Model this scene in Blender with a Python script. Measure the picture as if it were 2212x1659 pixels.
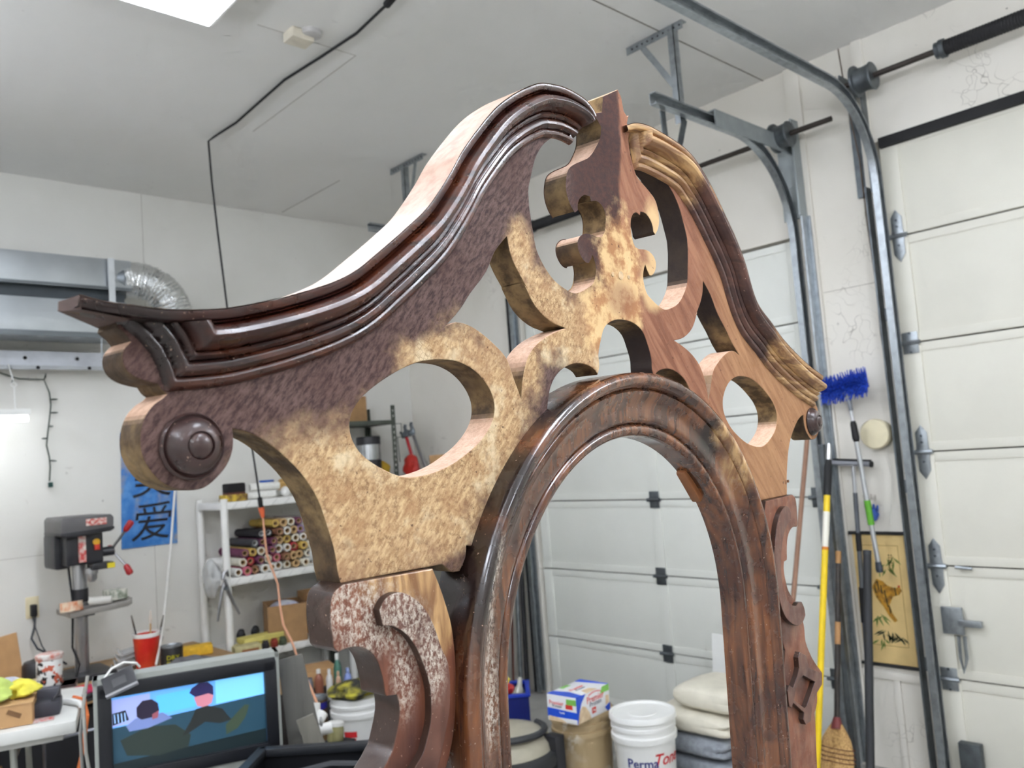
import bpy, bmesh, math, random
from mathutils import Matrix, Vector
random.seed(7)
for o in list(bpy.data.objects): bpy.data.objects.remove(o)
SC = bpy.context.scene
COL = SC.collection

# ---------------------------------------------------------------- camera, world, lights, exposure
cam_d = bpy.data.cameras.new('camera'); cam = bpy.data.objects.new('camera', cam_d); COL.objects.link(cam)
CR = [[0.731748, -0.677434, -0.075022], [-0.002667, -0.112916, 0.993601], [0.68157, 0.726865, 0.084433]]
cam.matrix_world = Matrix(((CR[0][0],CR[1][0],-CR[2][0],0.0),(CR[0][1],CR[1][1],-CR[2][1],0.0),(CR[0][2],CR[1][2],-CR[2][2],1.61),(0,0,0,1)))
cam_d.sensor_width = 36.0; cam_d.lens = 1798.52/2212*36.0; cam_d.clip_start = 0.02
cam_d.dof.use_dof = True; cam_d.dof.focus_distance = 0.95; cam_d.dof.aperture_fstop = 9.0
SC.camera = cam
world = bpy.data.worlds.new('world'); SC.world = world; world.use_nodes = True
world.node_tree.nodes['Background'].inputs[0].default_value = (0.8, 0.85, 0.9, 1)
world.node_tree.nodes['Background'].inputs[1].default_value = 0.3
SC.view_settings.view_transform = 'Standard'; SC.view_settings.look = 'None'
SC.view_settings.gamma = 1.0; SC.view_settings.use_curve_mapping = False
SC.view_settings.exposure = 0.56
SC.cycles.use_denoising = True
SC.cycles.max_bounces = 6; SC.cycles.diffuse_bounces = 4; SC.cycles.glossy_bounces = 3; SC.cycles.transparent_max_bounces = 4; SC.cycles.sample_clamp_indirect = 6.0
SC.cycles.use_adaptive_sampling = True; SC.cycles.adaptive_threshold = 0.12; SC.cycles.adaptive_min_samples = 8
PANEL_POWER = 15.0
PANELS = [(1.116, 2.55), (1.116, -0.6), (1.116, -3.4), (-1.9, 2.55), (-1.9, -0.6), (-1.9, -3.4)]

# ---------------------------------------------------------------- helpers
def lin(c):
    r = []
    for v in c[:3]:
        v = v/255.0
        r.append(v/12.92 if v <= 0.04045 else ((v+0.055)/1.055)**2.4)
    return (r[0], r[1], r[2], 1.0)

class NT:
    def __init__(s, name):
        s.m = bpy.data.materials.new(name); s.m.use_nodes = True
        s.t = s.m.node_tree; s.n = s.t.nodes
        s.bsdf = s.n['Principled BSDF']; s._co = None
    def link(s, a, b): s.t.links.new(a, b)
    def node(s, ty, **kw):
        x = s.n.new(ty)
        for k, v in kw.items(): setattr(x, k, v)
        return x
    def co(s):
        if s._co is None: s._co = s.node('ShaderNodeTexCoord').outputs['Object']
        return s._co
    def noise(s, scale, detail=4, rough=0.55, vec=None, stretch=None, dist=0.0, rot=0.0):
        v = vec or s.co()
        if rot:
            mr = s.node('ShaderNodeMapping'); mr.inputs['Rotation'].default_value = (0, 0, rot)
            s.link(v, mr.inputs['Vector']); v = mr.outputs[0]
        if stretch:
            mp = s.node('ShaderNodeMapping'); mp.inputs['Scale'].default_value = stretch
            s.link(v, mp.inputs['Vector']); v = mp.outputs[0]
        x = s.node('ShaderNodeTexNoise'); x.inputs['Scale'].default_value = scale
        x.inputs['Detail'].default_value = detail; x.inputs['Roughness'].default_value = rough
        x.inputs['Distortion'].default_value = dist
        s.link(v, x.inputs['Vector']); return x.outputs['Fac']
    def ramp(s, f, a, b, lo=0.0, hi=1.0, smooth=True):
        x = s.node('ShaderNodeMapRange'); x.clamp = True
        if smooth: x.interpolation_type = 'SMOOTHSTEP'
        x.inputs[1].default_value = a; x.inputs[2].default_value = b
        x.inputs[3].default_value = lo; x.inputs[4].default_value = hi
        s.link(f, x.inputs[0]); return x.outputs[0]
    def math(s, op, a, b=None):
        x = s.node('ShaderNodeMath', operation=op)
        for i, v in enumerate((a, b)):
            if v is None: continue
            if isinstance(v, (int, float)): x.inputs[i].default_value = v
            else: s.link(v, x.inputs[i])
        return x.outputs[0]
    def mix(s, f, a, b):
        x = s.node('ShaderNodeMix', data_type='RGBA')
        if isinstance(f, (int, float)): x.inputs[0].default_value = f
        else: s.link(f, x.inputs[0])
        for i, v in ((6, a), (7, b)):
            if isinstance(v, tuple): x.inputs[i].default_value = v
            else: s.link(v, x.inputs[i])
        return x.outputs[2]
    def blob(s, cu, cv, ru, rv, soft=0.25, nz=None, amt=0.6):
        # soft elliptical stain patch in the object's own u,v plane
        mp = s.node('ShaderNodeMapping', vector_type='POINT')
        mp.inputs['Location'].default_value = (-cu/ru, -cv/rv, 0); mp.inputs['Scale'].default_value = (1/ru, 1/rv, 0)
        s.link(s.co(), mp.inputs['Vector'])
        d = s.node('ShaderNodeVectorMath', operation='LENGTH'); s.link(mp.outputs[0], d.inputs[0])
        v = d.outputs['Value']
        if nz is not None: v = s.math('ADD', v, s.math('MULTIPLY', s.math('SUBTRACT', nz, 0.5), amt))
        return s.ramp(v, 1+soft, 1-soft)
    def bump(s, h, strength=0.3, dist=0.002):
        x = s.node('ShaderNodeBump'); x.inputs['Strength'].default_value = strength; x.inputs['Distance'].default_value = dist
        s.link(h, x.inputs['Height']); s.link(x.outputs[0], s.bsdf.inputs['Normal'])
    def out(s, col=None, rough=0.5, metal=0.0, coat=0.0, spec=None):
        b = s.bsdf
        if col is not None:
            if isinstance(col, tuple): b.inputs['Base Color'].default_value = col
            else: s.link(col, b.inputs['Base Color'])
        if isinstance(rough, (int, float)): b.inputs['Roughness'].default_value = rough
        else: s.link(rough, b.inputs['Roughness'])
        b.inputs['Metallic'].default_value = metal; b.inputs['Coat Weight'].default_value = coat
        b.inputs['Coat Roughness'].default_value = 0.15
        if spec is not None: b.inputs['Specular IOR Level'].default_value = spec
        return s.m

_mc = {}
def mat(c, rough=0.5, metal=0.0, var=0.12, scale=12.0, bump=0.0, coat=0.0, trans=0.0, stretch=None, c2=None):
    key = (c, rough, metal, var, scale, bump, coat, trans, stretch, c2)
    if key in _mc: return _mc[key]
    t = NT('surface_%d' % len(_mc)); a = lin(c)
    b = lin(c2) if c2 else tuple([v*(1-var) for v in a[:3]] + [1])
    f = t.ramp(t.noise(scale, 4, stretch=stretch), 0.35, 0.7)
    m = t.out(t.mix(f, a, b), rough, metal, coat)
    if bump: t.bump(t.noise(scale*4, 3, stretch=stretch), bump, 0.004)
    if trans:
        t.bsdf.inputs['Alpha'].default_value = 1-trans
    _mc[key] = m; return m
def glow(c, strength, name='glow'):
    key = ('glow', c, strength)
    if key in _mc: return _mc[key]
    t = NT(name); t.bsdf.inputs['Emission Color'].default_value = lin(c); t.bsdf.inputs['Emission Strength'].default_value = strength
    _mc[key] = t.out(lin(c), 0.4); return _mc[key]

def V(*a): return Vector(a[0] if len(a) == 1 else a)
def rotz(a): return Matrix.Rotation(a, 3, 'Z')
def basis(axis):
    z = V(axis).normalized(); h = Vector((0,0,1)) if abs(z.z) < 0.95 else Vector((1,0,0))
    x = h.cross(z).normalized(); y = z.cross(x); return x, y, z

def woff(p):
    v = Vector((0,0,0))
    while p is not None:
        if p.get('_rot'): return Vector((0,0,0))
        v += p.location; p = p.parent
    return v

class MB:
    def __init__(s): s.v = []; s.f = []
    def add(s, vs, fs):
        b = len(s.v); s.v += [tuple(p) for p in vs]; s.f += [tuple(b+i for i in q) for q in fs]; return s
    def box(s, c, d, r=None):
        c = V(c); h = V(d)*0.5; vs = []
        for sx in (-1,1):
            for sy in (-1,1):
                for sz in (-1,1):
                    p = Vector((sx*h.x, sy*h.y, sz*h.z)); vs.append(c + (r @ p if r else p))
        return s.add(vs, [(0,1,3,2),(4,6,7,5),(0,4,5,1),(2,3,7,6),(0,2,6,4),(1,5,7,3)])
    def mm(s, a, b):
        a = V(a); b = V(b); return s.box((a+b)*0.5, (abs(b.x-a.x), abs(b.y-a.y), abs(b.z-a.z)))
    def bar(s, p, q, w, h, up=(0,0,1)):
        p = V(p); q = V(q); z = (q-p).normalized(); u = V(up)
        if abs(z.dot(u)) > 0.95: u = Vector((1,0,0))
        x = u.cross(z).normalized(); y = z.cross(x)
        return s.box((p+q)*0.5, (w, h, (q-p).length), Matrix((x, y, z)).transposed())
    def tube(s, pts, r, n=8, caps=True, closed=False):
        P = [V(p) for p in pts]; m = len(P); R = r if isinstance(r, (list, tuple)) else [r]*m
        vs = []; x = None
        for i in range(m):
            a = P[(i-1) % m] if (i > 0 or closed) else P[i]; b = P[(i+1) % m] if (i < m-1 or closed) else P[i]
            t = (b-a).normalized()
            if x is None: x = basis(t)[0]
            x = (x - t*x.dot(t)).normalized(); y = t.cross(x)
            for k in range(n):
                an = 2*math.pi*k/n; vs.append(P[i] + (x*math.cos(an) + y*math.sin(an))*R[i])
        fs = []
        for i in range(m if closed else m-1):
            j = (i+1) % m
            for k in range(n): fs.append((i*n+k, i*n+(k+1) % n, j*n+(k+1) % n, j*n+k))
        if caps and not closed: fs += [tuple(range(n-1,-1,-1)), tuple(range((m-1)*n, m*n))]
        return s.add(vs, fs)
    def lathe(s, prof, c=(0,0,0), axis=(0,0,1), n=24, cap0=True, cap1=True, sq=1.0):
        x, y, z = basis(axis); c = V(c); vs = []; m = len(prof)
        for r, h in prof:
            for k in range(n):
                an = 2*math.pi*k/n; vs.append(c + z*h + x*(r*math.cos(an)) + y*(r*sq*math.sin(an)))
        fs = [(i*n+k, i*n+(k+1) % n, (i+1)*n+(k+1) % n, (i+1)*n+k) for i in range(m-1) for k in range(n)]
        if cap0: fs.append(tuple(range(n-1,-1,-1)))
        if cap1: fs.append(tuple(range((m-1)*n, m*n)))
        return s.add(vs, fs)
    def prism(s, poly, o, ax, ay, depth):
        # polygon in the plane (o, ax, ay), pushed along ax x ay by depth
        o = V(o); ax = V(ax).normalized(); ay = V(ay).normalized(); z = ax.cross(ay); n = len(poly)
        vs = [o+ax*a+ay*b for a, b in poly] + [o+ax*a+ay*b+z*depth for a, b in poly]
        return s.add(vs, [tuple(range(n-1,-1,-1)), tuple(range(n, 2*n))] + [(i, (i+1) % n, n+(i+1) % n, n+i) for i in range(n)])
    def blobby(s, c, r, n=12, m=8, amp=0.15, seed=0, flat=1.0):
        rnd = random.Random(seed); ph = [rnd.uniform(0, 6.28) for _ in range(6)]; c = V(c); r = V(r); vs = []
        for i in range(m+1):
            th = math.pi*i/m
            for k in range(n):
                a = 2*math.pi*k/n
                q = 1+amp*(math.sin(3*a+ph[0]+2*th)*0.5+math.sin(5*a+ph[1]-3*th)*0.3+math.sin(4*th+ph[2]+2*a)*0.4)*math.sin(th)
                vs.append(c+Vector((r.x*math.sin(th)*math.cos(a)*q, r.y*math.sin(th)*math.sin(a)*q, r.z*math.cos(th)*(1+amp*0.3*math.sin(3*a+ph[3])*math.sin(th)))))
        return s.add(vs, [(i*n+k, (i+1)*n+k, (i+1)*n+(k+1) % n, i*n+(k+1) % n) for i in range(m) for k in range(n)])
    def build(s, name, m, parent=None, smooth=None, bev=0.0, ang=40):
        me = bpy.data.meshes.new(name); off = V((0,0,0))
        if parent is not None: off = woff(parent)
        me.from_pydata([tuple(V(p)-off) for p in s.v], [], s.f); me.validate()
        bm = bmesh.new(); bm.from_mesh(me)
        bmesh.ops.recalc_face_normals(bm, faces=bm.faces)
        if bev > 0: 
            es = [e for e in bm.edges if len(e.link_faces) == 2 and e.calc_face_angle(0) > 0.6]
            if es: bmesh.ops.bevel(bm, geom=es, offset=bev, segments=2, affect='EDGES', profile=0.6, clamp_overlap=True)
        bm.to_mesh(me); bm.free()
        return link_mesh(name, me, m, parent, ang)
def link_mesh(name, me, m, parent=None, ang=40):
    for p in me.polygons: p.use_smooth = True
    me.set_sharp_from_angle(angle=math.radians(ang))
    me.materials.append(m)
    o = bpy.data.objects.new(name, me); COL.objects.link(o)
    if parent is not None: o.parent = parent
    return o
def tag(o, label, cat, group=None):
    o['label'] = label; o['category'] = cat
    if group: o['group'] = group
    return o
def thing(name, label, cat, loc=(0,0,0), group=None):
    o = bpy.data.objects.new(name, None); COL.objects.link(o); o.location = loc; o.empty_display_size = 0.05
    o.matrix_world = Matrix.Translation(V(loc)); return tag(o, label, cat, group)
def struct(o): o['kind'] = 'structure'; return o
def solo(name, mb, m, label, cat, group=None, bev=0.0, base=None, ang=40):
    # one-mesh thing; its origin sits at its base
    xs = [V(p) for p in mb.v]; lo = Vector((sum(p.x for p in xs)/len(xs), sum(p.y for p in xs)/len(xs), min(p.z for p in xs)))
    mb.v = [tuple(p-lo) for p in xs]; o = mb.build(name, m, None, bev=bev, ang=ang); o.location = lo
    return tag(o, label, cat, group)
def text_mesh(name, body, size, o, ax, ay, m, parent, depth=0.0006, align='CENTER', shear=0.0, sx=1.0):
    cu = bpy.data.curves.new(name, 'FONT'); cu.body = body; cu.size = size; cu.align_x = align; cu.align_y = 'CENTER'
    cu.extrude = depth; cu.shear = shear; cu.resolution_u = 3
    t = bpy.data.objects.new(name, cu); COL.objects.link(t)
    dg = bpy.context.evaluated_depsgraph_get(); me = bpy.data.meshes.new_from_object(t.evaluated_get(dg))
    bpy.data.objects.remove(t); bpy.data.curves.remove(cu)
    ax = V(ax).normalized(); ay = V(ay).normalized(); az = ax.cross(ay); o = V(o)
    off = woff(parent)
    for v in me.vertices: v.co = o + ax*(v.co.x*sx) + ay*v.co.y + az*v.co.z - off
    me.materials.clear()
    return link_mesh(name, me, m, parent)
def smooth_pts(P, closed=True, sub=4, corner=50):
    n = len(P); P = [Vector((p[0], p[1])) for p in P]; cs = []
    for i in range(n):
        if not closed and i in (0, n-1): cs.append(True); continue
        a = P[i]-P[(i-1) % n]; b = P[(i+1) % n]-P[i]
        cs.append(a.length < 1e-9 or b.length < 1e-9 or abs(a.angle_signed(b, 0)) > math.radians(corner))
    out = []
    for i in range(n if closed else n-1):
        p0, p1, p2, p3 = P[(i-1) % n], P[i], P[(i+1) % n], P[(i+2) % n]
        if cs[i]: p0 = p1*2-p2 if not cs[(i+1) % n] else p1
        if cs[(i+1) % n]: p3 = p2*2-p1 if not cs[i] else p2
        if cs[i] and cs[(i+1) % n]: out.append(p1); continue
        L = max((p2-p1).length, 1e-6); L0 = max((p1-p0).length, 1e-6); L3 = max((p3-p2).length, 1e-6)
        t1 = ((p1-p0)/L0 + (p2-p1)/L).normalized()*L; t2 = ((p2-p1)/L + (p3-p2)/L3).normalized()*L
        for k in range(sub):
            t = k/sub; h = t*t*(3-2*t)
            out.append(p1*(2*t**3-3*t*t+1) + t1*(t**3-2*t*t+t) + p2*h + t2*(t**3-t*t))
    if not closed: out.append(P[-1])
    return [(p.x, p.y) for p in out]
def fret(name, loops, z0, z1, m, parent, bevel=0.0012, edit=None):
    cu = bpy.data.curves.new(name, 'CURVE'); cu.dimensions = '2D'; cu.fill_mode = 'BOTH'
    for L in loops:
        sp = cu.splines.new('POLY'); sp.points.add(len(L)-1)
        for p, (a, b) in zip(sp.points, L): p.co = (a, b, 0, 1)
        sp.use_cyclic_u = True
    cu.extrude = (z1-z0)/2-bevel; cu.bevel_depth = bevel; cu.bevel_resolution = 1; cu.offset = -bevel
    t = bpy.data.objects.new(name, cu); COL.objects.link(t)
    dg = bpy.context.evaluated_depsgraph_get(); me = bpy.data.meshes.new_from_object(t.evaluated_get(dg))
    bpy.data.objects.remove(t); bpy.data.curves.remove(cu)
    for v in me.vertices: v.co.z += (z0+z1)/2
    bm = bmesh.new(); bm.from_mesh(me); bmesh.ops.remove_doubles(bm, verts=bm.verts, dist=1e-6)
    if edit: edit(bm)
    bm.to_mesh(me); bm.free(); me.materials.clear()
    return link_mesh(name, me, m, parent, 20)

# ---------------------------------------------------------------- room shell
XR, YL, ZC = 4.0, 5.47, 3.49        # door wall, shelf wall, ceiling
XB, YB = -4.2, -5.2
def plaster(name, a, b, spots, seams=None):
    t = NT(name)
    f = t.ramp(t.noise(0.9, 5, 0.6), 0.3, 0.75)
    c = t.mix(f, lin(a), lin(b))
    if spots:
        s1 = t.ramp(t.noise(7.0, 3, 0.7, dist=0.4), 0.70, 0.78, 0, spots)
        c = t.mix(s1, c, lin((150,145,134)))
        s2 = t.ramp(t.noise(26.0, 2, 0.5), 0.755, 0.80, 0, spots*0.9)
        c = t.mix(s2, c, lin((98,92,82)))
    if spots > .8:
        vo = t.node('ShaderNodeTexVoronoi', feature='DISTANCE_TO_EDGE'); vo.inputs['Scale'].default_value = 4.5
        wv = t.node('ShaderNodeVectorMath', operation='ADD'); nz = t.node('ShaderNodeTexNoise'); nz.inputs['Scale'].default_value = 5; t.link(t.co(), nz.inputs['Vector'])
        t.link(t.co(), wv.inputs[0]); t.link(nz.outputs['Color'], wv.inputs[1]); t.link(wv.outputs[0], vo.inputs['Vector'])
        ck = t.math('MULTIPLY', t.ramp(vo.outputs['Distance'], .02, .0), t.ramp(t.noise(2.2, 3), .54, .66, 0, .55))
        c = t.mix(ck, c, lin((104,94,80)))
    m = t.out(c, 0.75, 0, 0, 0.25); t.bump(t.noise(60, 3), 0.08, 0.003); return m
M_WALL = plaster('painted_wall', (228,227,221), (219,217,210), 0.5)
M_WALLR = plaster('grimy_painted_wall', (230,226,217), (219,214,203), 0.9)
M_CEIL = plaster('painted_ceiling', (232,231,228), (226,225,221), 0.18)
M_FLOOR = mat((170,168,162), 0.7, 0, 0.35, 2.5, 0.05)
struct(MB().mm((XB-.1, YB-.1, -0.1), (XR+.3, YL+.1, 0)).build('floor', M_FLOOR))
struct(MB().mm((XB-.1, YB-.1, ZC), (XR+.3, YL+.1, ZC+.1)).build('ceiling', M_CEIL))
wl = struct(MB().mm((XB-.1, YL, 0), (XR+.3, YL+.12, ZC)).build('wall_left', M_WALL))
MB().mm((1.935, YL-.0012, 0.4), (1.9375, YL, ZC)).build('seam', mat((176,172,163), .8), wl)
MB().mm((XB, YL-.0012, 1.235), (1.7, YL, 1.2375)).build('seam', mat((176,172,163), .8), wl)
struct(MB().mm((XB-.12, YB, 0), (XB, YL, ZC)).build('wall_back', M_WALL))
struct(MB().mm((XB, YB-.12, 0), (XR, YB, ZC)).build('wall_rear', M_WALL))
# door wall with its two openings
AY0, AY1, AZ = -2.2, 1.60, 2.97        # near door opening
BY0, BY1, BZ = 2.02, 4.13, 2.62        # far door opening
w = MB(); X1 = XR+.18
w.mm((XR, YB, 0), (X1, AY0, ZC)); w.mm((XR, AY1, 0), (X1, BY0, ZC)); w.mm((XR, BY1, 0), (X1, YL, ZC))
w.mm((XR, AY0, AZ), (X1, AY1, ZC)); w.mm((XR, BY0, BZ), (X1, BY1, ZC))
wr = struct(w.build('wall_right', M_WALLR))
for k, (y0, y1) in enumerate(((1.605, 1.655), (1.935, 2.015))):
    struct(MB().mm((XR-.018, y0, 0), (XR, y1, ZC)).build('trim_%d' % (k+1), M_WALLR, bev=.003))
MB().mm((XR-.012, 1.66, 0.42), (XR, 1.935, 0.46)).build('ledger_strip', M_WALLR, wr, bev=.003)
MB().mm((XR-.012, 1.76, 0.0), (XR, 1.79, 0.42)).build('ledger_strip', M_WALLR, wr, bev=.003)
MB().mm((XR-.001, 1.66, 2.30), (XR, 1.93, 2.303)).build('seam', mat((170,163,150), .8), wr)
# ceiling joint lines
M_SEAM = mat((120,114,104), .85)
cl = bpy.data.objects['ceiling']
MB().mm((0.9, 2.133, ZC-.0012), (XR, 2.139, ZC)).build('seam', M_SEAM, cl)
MB().mm((2.08, 3.1, ZC-.0012), (2.0835, 4.15, ZC)).build('seam', mat((176,172,164), .85), cl)
MB().mm((1.6, 3.1, ZC-.0012), (2.08, 3.104, ZC)).build('seam', mat((180,176,168), .85), cl)
MB().mm((2.9, 4.6, ZC-.0012), (2.905, 5.4, ZC)).build('seam', mat((150,146,138), .85), cl)

# garage doors: sections with rails and stiles, hinges, latch
M_DOOR = mat((224,221,208), 0.5, 0, 0.05, 3.0, 0.0)
M_DOORB = mat((226,227,219), 0.5, 0, 0.04, 3.0, 0.0)
M_GAP = mat((70,66,58), .8)
M_GALV = mat((168,174,178), 0.35, 0.85, 0.25, 30.0)
M_GALVD = mat((110,116,120), 0.45, 0.8, 0.3, 20.0)
M_DARK = mat((42,42,44), 0.55, 0.2, 0.3, 15.0)
M_RUBBER = mat((30,30,32), 0.7, 0, 0.3, 10.0)
def garage_door(n, y0, y1, zs, m, stiles, label):
    xf = XR+.03
    d = bpy.data.objects.new('door_%d' % n, None); COL.objects.link(d); d.location = (xf, (y0+y1)/2, 0)
    d.matrix_world = Matrix.Translation((xf, (y0+y1)/2, 0)); struct(d); d['label'] = label
    for a, b in zip(zs[:-1], zs[1:]):
        a += .003; b -= .003
        p = MB().mm((xf, y0, a), (xf+.045, y1, b)); p = p.build('section', m, d, bev=.002)
        for za, zb in ((a, a+.042), (b-.042, b)):
            MB().mm((xf-.006, y0, za+.001), (xf+.001, y1, zb-.001)).build('rail', m, p, bev=.0015)
        for s0, s1 in stiles:
            MB().mm((xf-.010, s0, a+.001), (xf+.001, s1, b-.001)).build('stile', m, p, bev=.0015)
    for z in zs[1:-1]:
        MB().mm((xf+.008, y0, z-.003), (xf+.04, y1, z+.003)).build('joint_seal', M_GAP, d)
    return d, xf
ZA = [0.0, .455, .960, 1.480, 1.990, 2.500, 2.965]
dA, xf = garage_door(1, AY0+.01, AY1-.01, ZA, M_DOOR, [(1.505, 1.588), (-.35, -.27)], 'cream sectional garage door with hinges down its left side')
ZB = [0.0, .378, .828, 1.279, 1.730, 2.18, 2.61]
dB, xf = garage_door(2, BY0+.01, BY1-.01, ZB, M_DOORB, [(3.085, 3.15), (2.04, 2.12), (4.04, 4.11)], 'pale grey sectional garage door behind the arched frame')
def hinge(d, y, z, hexa, mt=M_GALV):
    if hexa:
        P = [(-.026,-.03),(-.026,-.085),(0,-.125),(.026,-.085),(.026,-.03),(.03,0),(.026,.03),(.026,.09),(0,.125),(-.026,.09),(-.026,.03),(-.03,0)]
    else:
        P = [(-.035,-.05),(.035,-.05),(.035,.05),(-.035,.05)]
    h = MB().prism(P, (xf-.014, y, z), (0,-1,0), (0,0,1), .004).build('hinge', mt, d, bev=.001)
    k = MB().tube([(xf-.022, y-.045, z), (xf-.022, y+.05, z)], .010, 8).box((xf-.016, y, z), (.012, .075, .022)).build('hinge_knuckle', mt, h)
    for zz in (.045, .075, -.045):
        if hexa or abs(zz) < .05: MB().tube([(xf-.013, y, z+zz), (xf-.023, y, z+zz)], .006, 6).build('bolt', M_GALVD, h)
for i, z in enumerate(ZA[1:-1]): hinge(dA, 1.545, z, i in (1, 2, 4), M_GALV)
for z in ZB[1:-2]: hinge(dB, 3.118, z, False, M_GALVD); hinge(dB, 2.08, z, False, M_GALVD)
# slide latch on the near door
lt = MB().mm((xf-.03, 1.455, .66), (xf-.012, 1.545, .78)).build('latch_plate', M_GALV, dA, bev=.004)
MB().mm((xf-.045, 1.375, .70), (xf-.02, 1.47, .728)).build('latch_bolt', M_GALV, dA, bev=.003)
MB().tube([(xf-.03, 1.48, .655), (xf-.032, 1.482, .56), (xf-.04, 1.47, .50), (xf-.032, 1.455, .56), (xf-.03, 1.455, .655)], .008, 6).build('latch_handle', M_GALV, dA)
MB().mm((xf-.05, 1.44, .02), (xf-.008, 1.53, .19)).build('bottom_bracket', M_GALVD, dA, bev=.004)
MB().tube([(xf-.03, 1.46, ZA[2]), (xf-.03, 1.39, ZA[2]-.004)], .007, 6).build('roller_stem', M_GALV, dA)
MB().mm((xf-.035, AY0+.01, 2.935), (xf-.006, AY1-.02, 2.985)).build('top_seal', M_RUBBER, dA, bev=.004)

# ---------------------------------------------------------------- the carved arched frame
VO = 1.81453
FM = Matrix(((.99495,.00677,.100141,.76535),(.100275,-.023767,-.994676,.66703),(-.004353,.999695,-.024326,0),(0,0,0,1)))
frame = bpy.data.objects.new('carved_mirror_frame', None); COL.objects.link(frame); frame.empty_display_size = .1
frame.matrix_world = FM; frame['_rot'] = 1
tag(frame, 'tall carved wooden mirror frame with scrolled pediment and arched opening, half stripped', 'frame')
TOPL = [(-0.6276,-0.0892),(-0.6166,-0.0913),(-0.5969,-0.0927),(-0.5691,-0.0933),(-0.5389,-0.0904),(-0.5254,-0.0881),(-0.4454,-0.0637),(-0.4162,-0.0497),(-0.3843,-0.0259),(-0.357,-0.004),(-0.3315,0.018),(-0.314,0.0381),(-0.2977,0.0593),(-0.2827,0.0809),(-0.2565,0.1116),(-0.2291,0.1396),(-0.2007,0.1612),(-0.1762,0.1761),(-0.1561,0.1858),(-0.1357,0.1906),(-0.1147,0.1935),(-0.0933,0.193),(-0.0743,0.1899),(-0.0607,0.1833),(-0.0556,0.1777)]
TOPR = [(0.0003,0.172),(0.0083,0.1826),(0.0287,0.1906),(0.0579,0.1946),(0.0818,0.1942),(0.1125,0.1918),(0.1444,0.1876),(0.1703,0.1798),(0.1895,0.1683),(0.2121,0.1517),(0.2348,0.131),(0.2578,0.1078),(0.278,0.0872),(0.3013,0.0571),(0.3345,-0.003),(0.3829,-0.033),(0.4151,-0.0526),(0.4646,-0.0744),(0.5122,-0.0918),(0.572,-0.1087)]
OUTL = [(-0.62,-0.0957),(-0.6129,-0.0973),(-0.6056,-0.1),(-0.5977,-0.1043),(-0.5919,-0.1095),(-0.5892,-0.1132),(-0.5937,-0.1185),(-0.5951,-0.124),(-0.5939,-0.1301),(-0.5902,-0.1349),(-0.5847,-0.1381),(-0.5775,-0.1402),(-0.5718,-0.1412),(-0.569,-0.1452),(-0.5656,-0.148),(-0.568,-0.1503),(-0.5741,-0.1544),(-0.5802,-0.1617),(-0.5834,-0.1704),(-0.5845,-0.1801),(-0.5833,-0.1888),(-0.5791,-0.1977),(-0.5723,-0.2059),(-0.5624,-0.212),(-0.5509,-0.2142),(-0.5402,-0.2132),(-0.5301,-0.2067),(-0.5219,-0.1979),(-0.5175,-0.1876),(-0.5167,-0.1792),(-0.517,-0.1729),(-0.5067,-0.1752),(-0.49,-0.1832),(-0.4728,-0.1966),(-0.4578,-0.212),(-0.4464,-0.2298),(-0.439,-0.2499),(-0.4324,-0.2723),(-0.4303,-0.2875),(-0.4279,-0.297),(-0.3274,-0.298),(-0.3167,-0.2983),(-0.3115,-0.302),(-0.3063,-0.306),(-0.2951,-0.307),(-0.2867,-0.2956),(-0.285,-0.2852)]
FOOT = [(-0.1547,-0.159),(-0.1525,-0.1502),(-0.1469,-0.136),(-0.1357,-0.1233),(-0.1172,-0.1136),(-0.0987,-0.1096),(-0.0801,-0.1108),(-0.0662,-0.1157),(-0.0603,-0.1212),(-0.056,-0.1115),(-0.0562,-0.0981),(-0.0494,-0.0803),(-0.0412,-0.0661),(-0.0284,-0.0583),(-0.0142,-0.0546)]
SLOT = [(-0.0653,0.1899),(-0.0506,0.19),(-0.0361,0.1847),(-0.0286,0.1754),(-0.031,0.1605),(-0.0383,0.1476),(-0.0497,0.1339),(-0.0653,0.1254),(-0.0804,0.1181),(-0.0922,0.1097),(-0.0971,0.099),(-0.0985,0.0843),(-0.0929,0.071),(-0.0858,0.0636),(-0.0811,0.0667),(-0.0804,0.0736),(-0.0757,0.0813),(-0.0654,0.0877),(-0.054,0.0879),(-0.052,0.0829),(-0.0427,0.0846),(-0.033,0.0804),(-0.0271,0.0714),(-0.0267,0.0593),(-0.0306,0.0466),(-0.0355,0.0404),(-0.0457,0.0393),(-0.0556,0.0403),(-0.067,0.0399),(-0.0771,0.0355),(-0.0825,0.0289),(-0.0825,0.0212),(-0.0777,0.0132),(-0.0702,0.0084),(-0.0654,0.0081),(-0.0599,0.0146),(-0.0568,0.0204),(-0.0533,0.0145),(-0.0502,0.0051),(-0.0522,-0.0069),(-0.0573,-0.0163),(-0.0669,-0.0221),(-0.0803,-0.0283),(-0.0963,-0.0323),(-0.1113,-0.0296),(-0.1326,-0.0209),(-0.1498,-0.0056),(-0.1597,0.0093),(-0.1632,0.025),(-0.1679,0.0707),(-0.1614,0.0902),(-0.1527,0.1104),(-0.143,0.1238),(-0.1304,0.1352),(-0.1053,0.15),(-0.0859,0.1588),(-0.0774,0.1649),(-0.0742,0.1736),(-0.0775,0.1807),(-0.0787,0.1848)]
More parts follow.
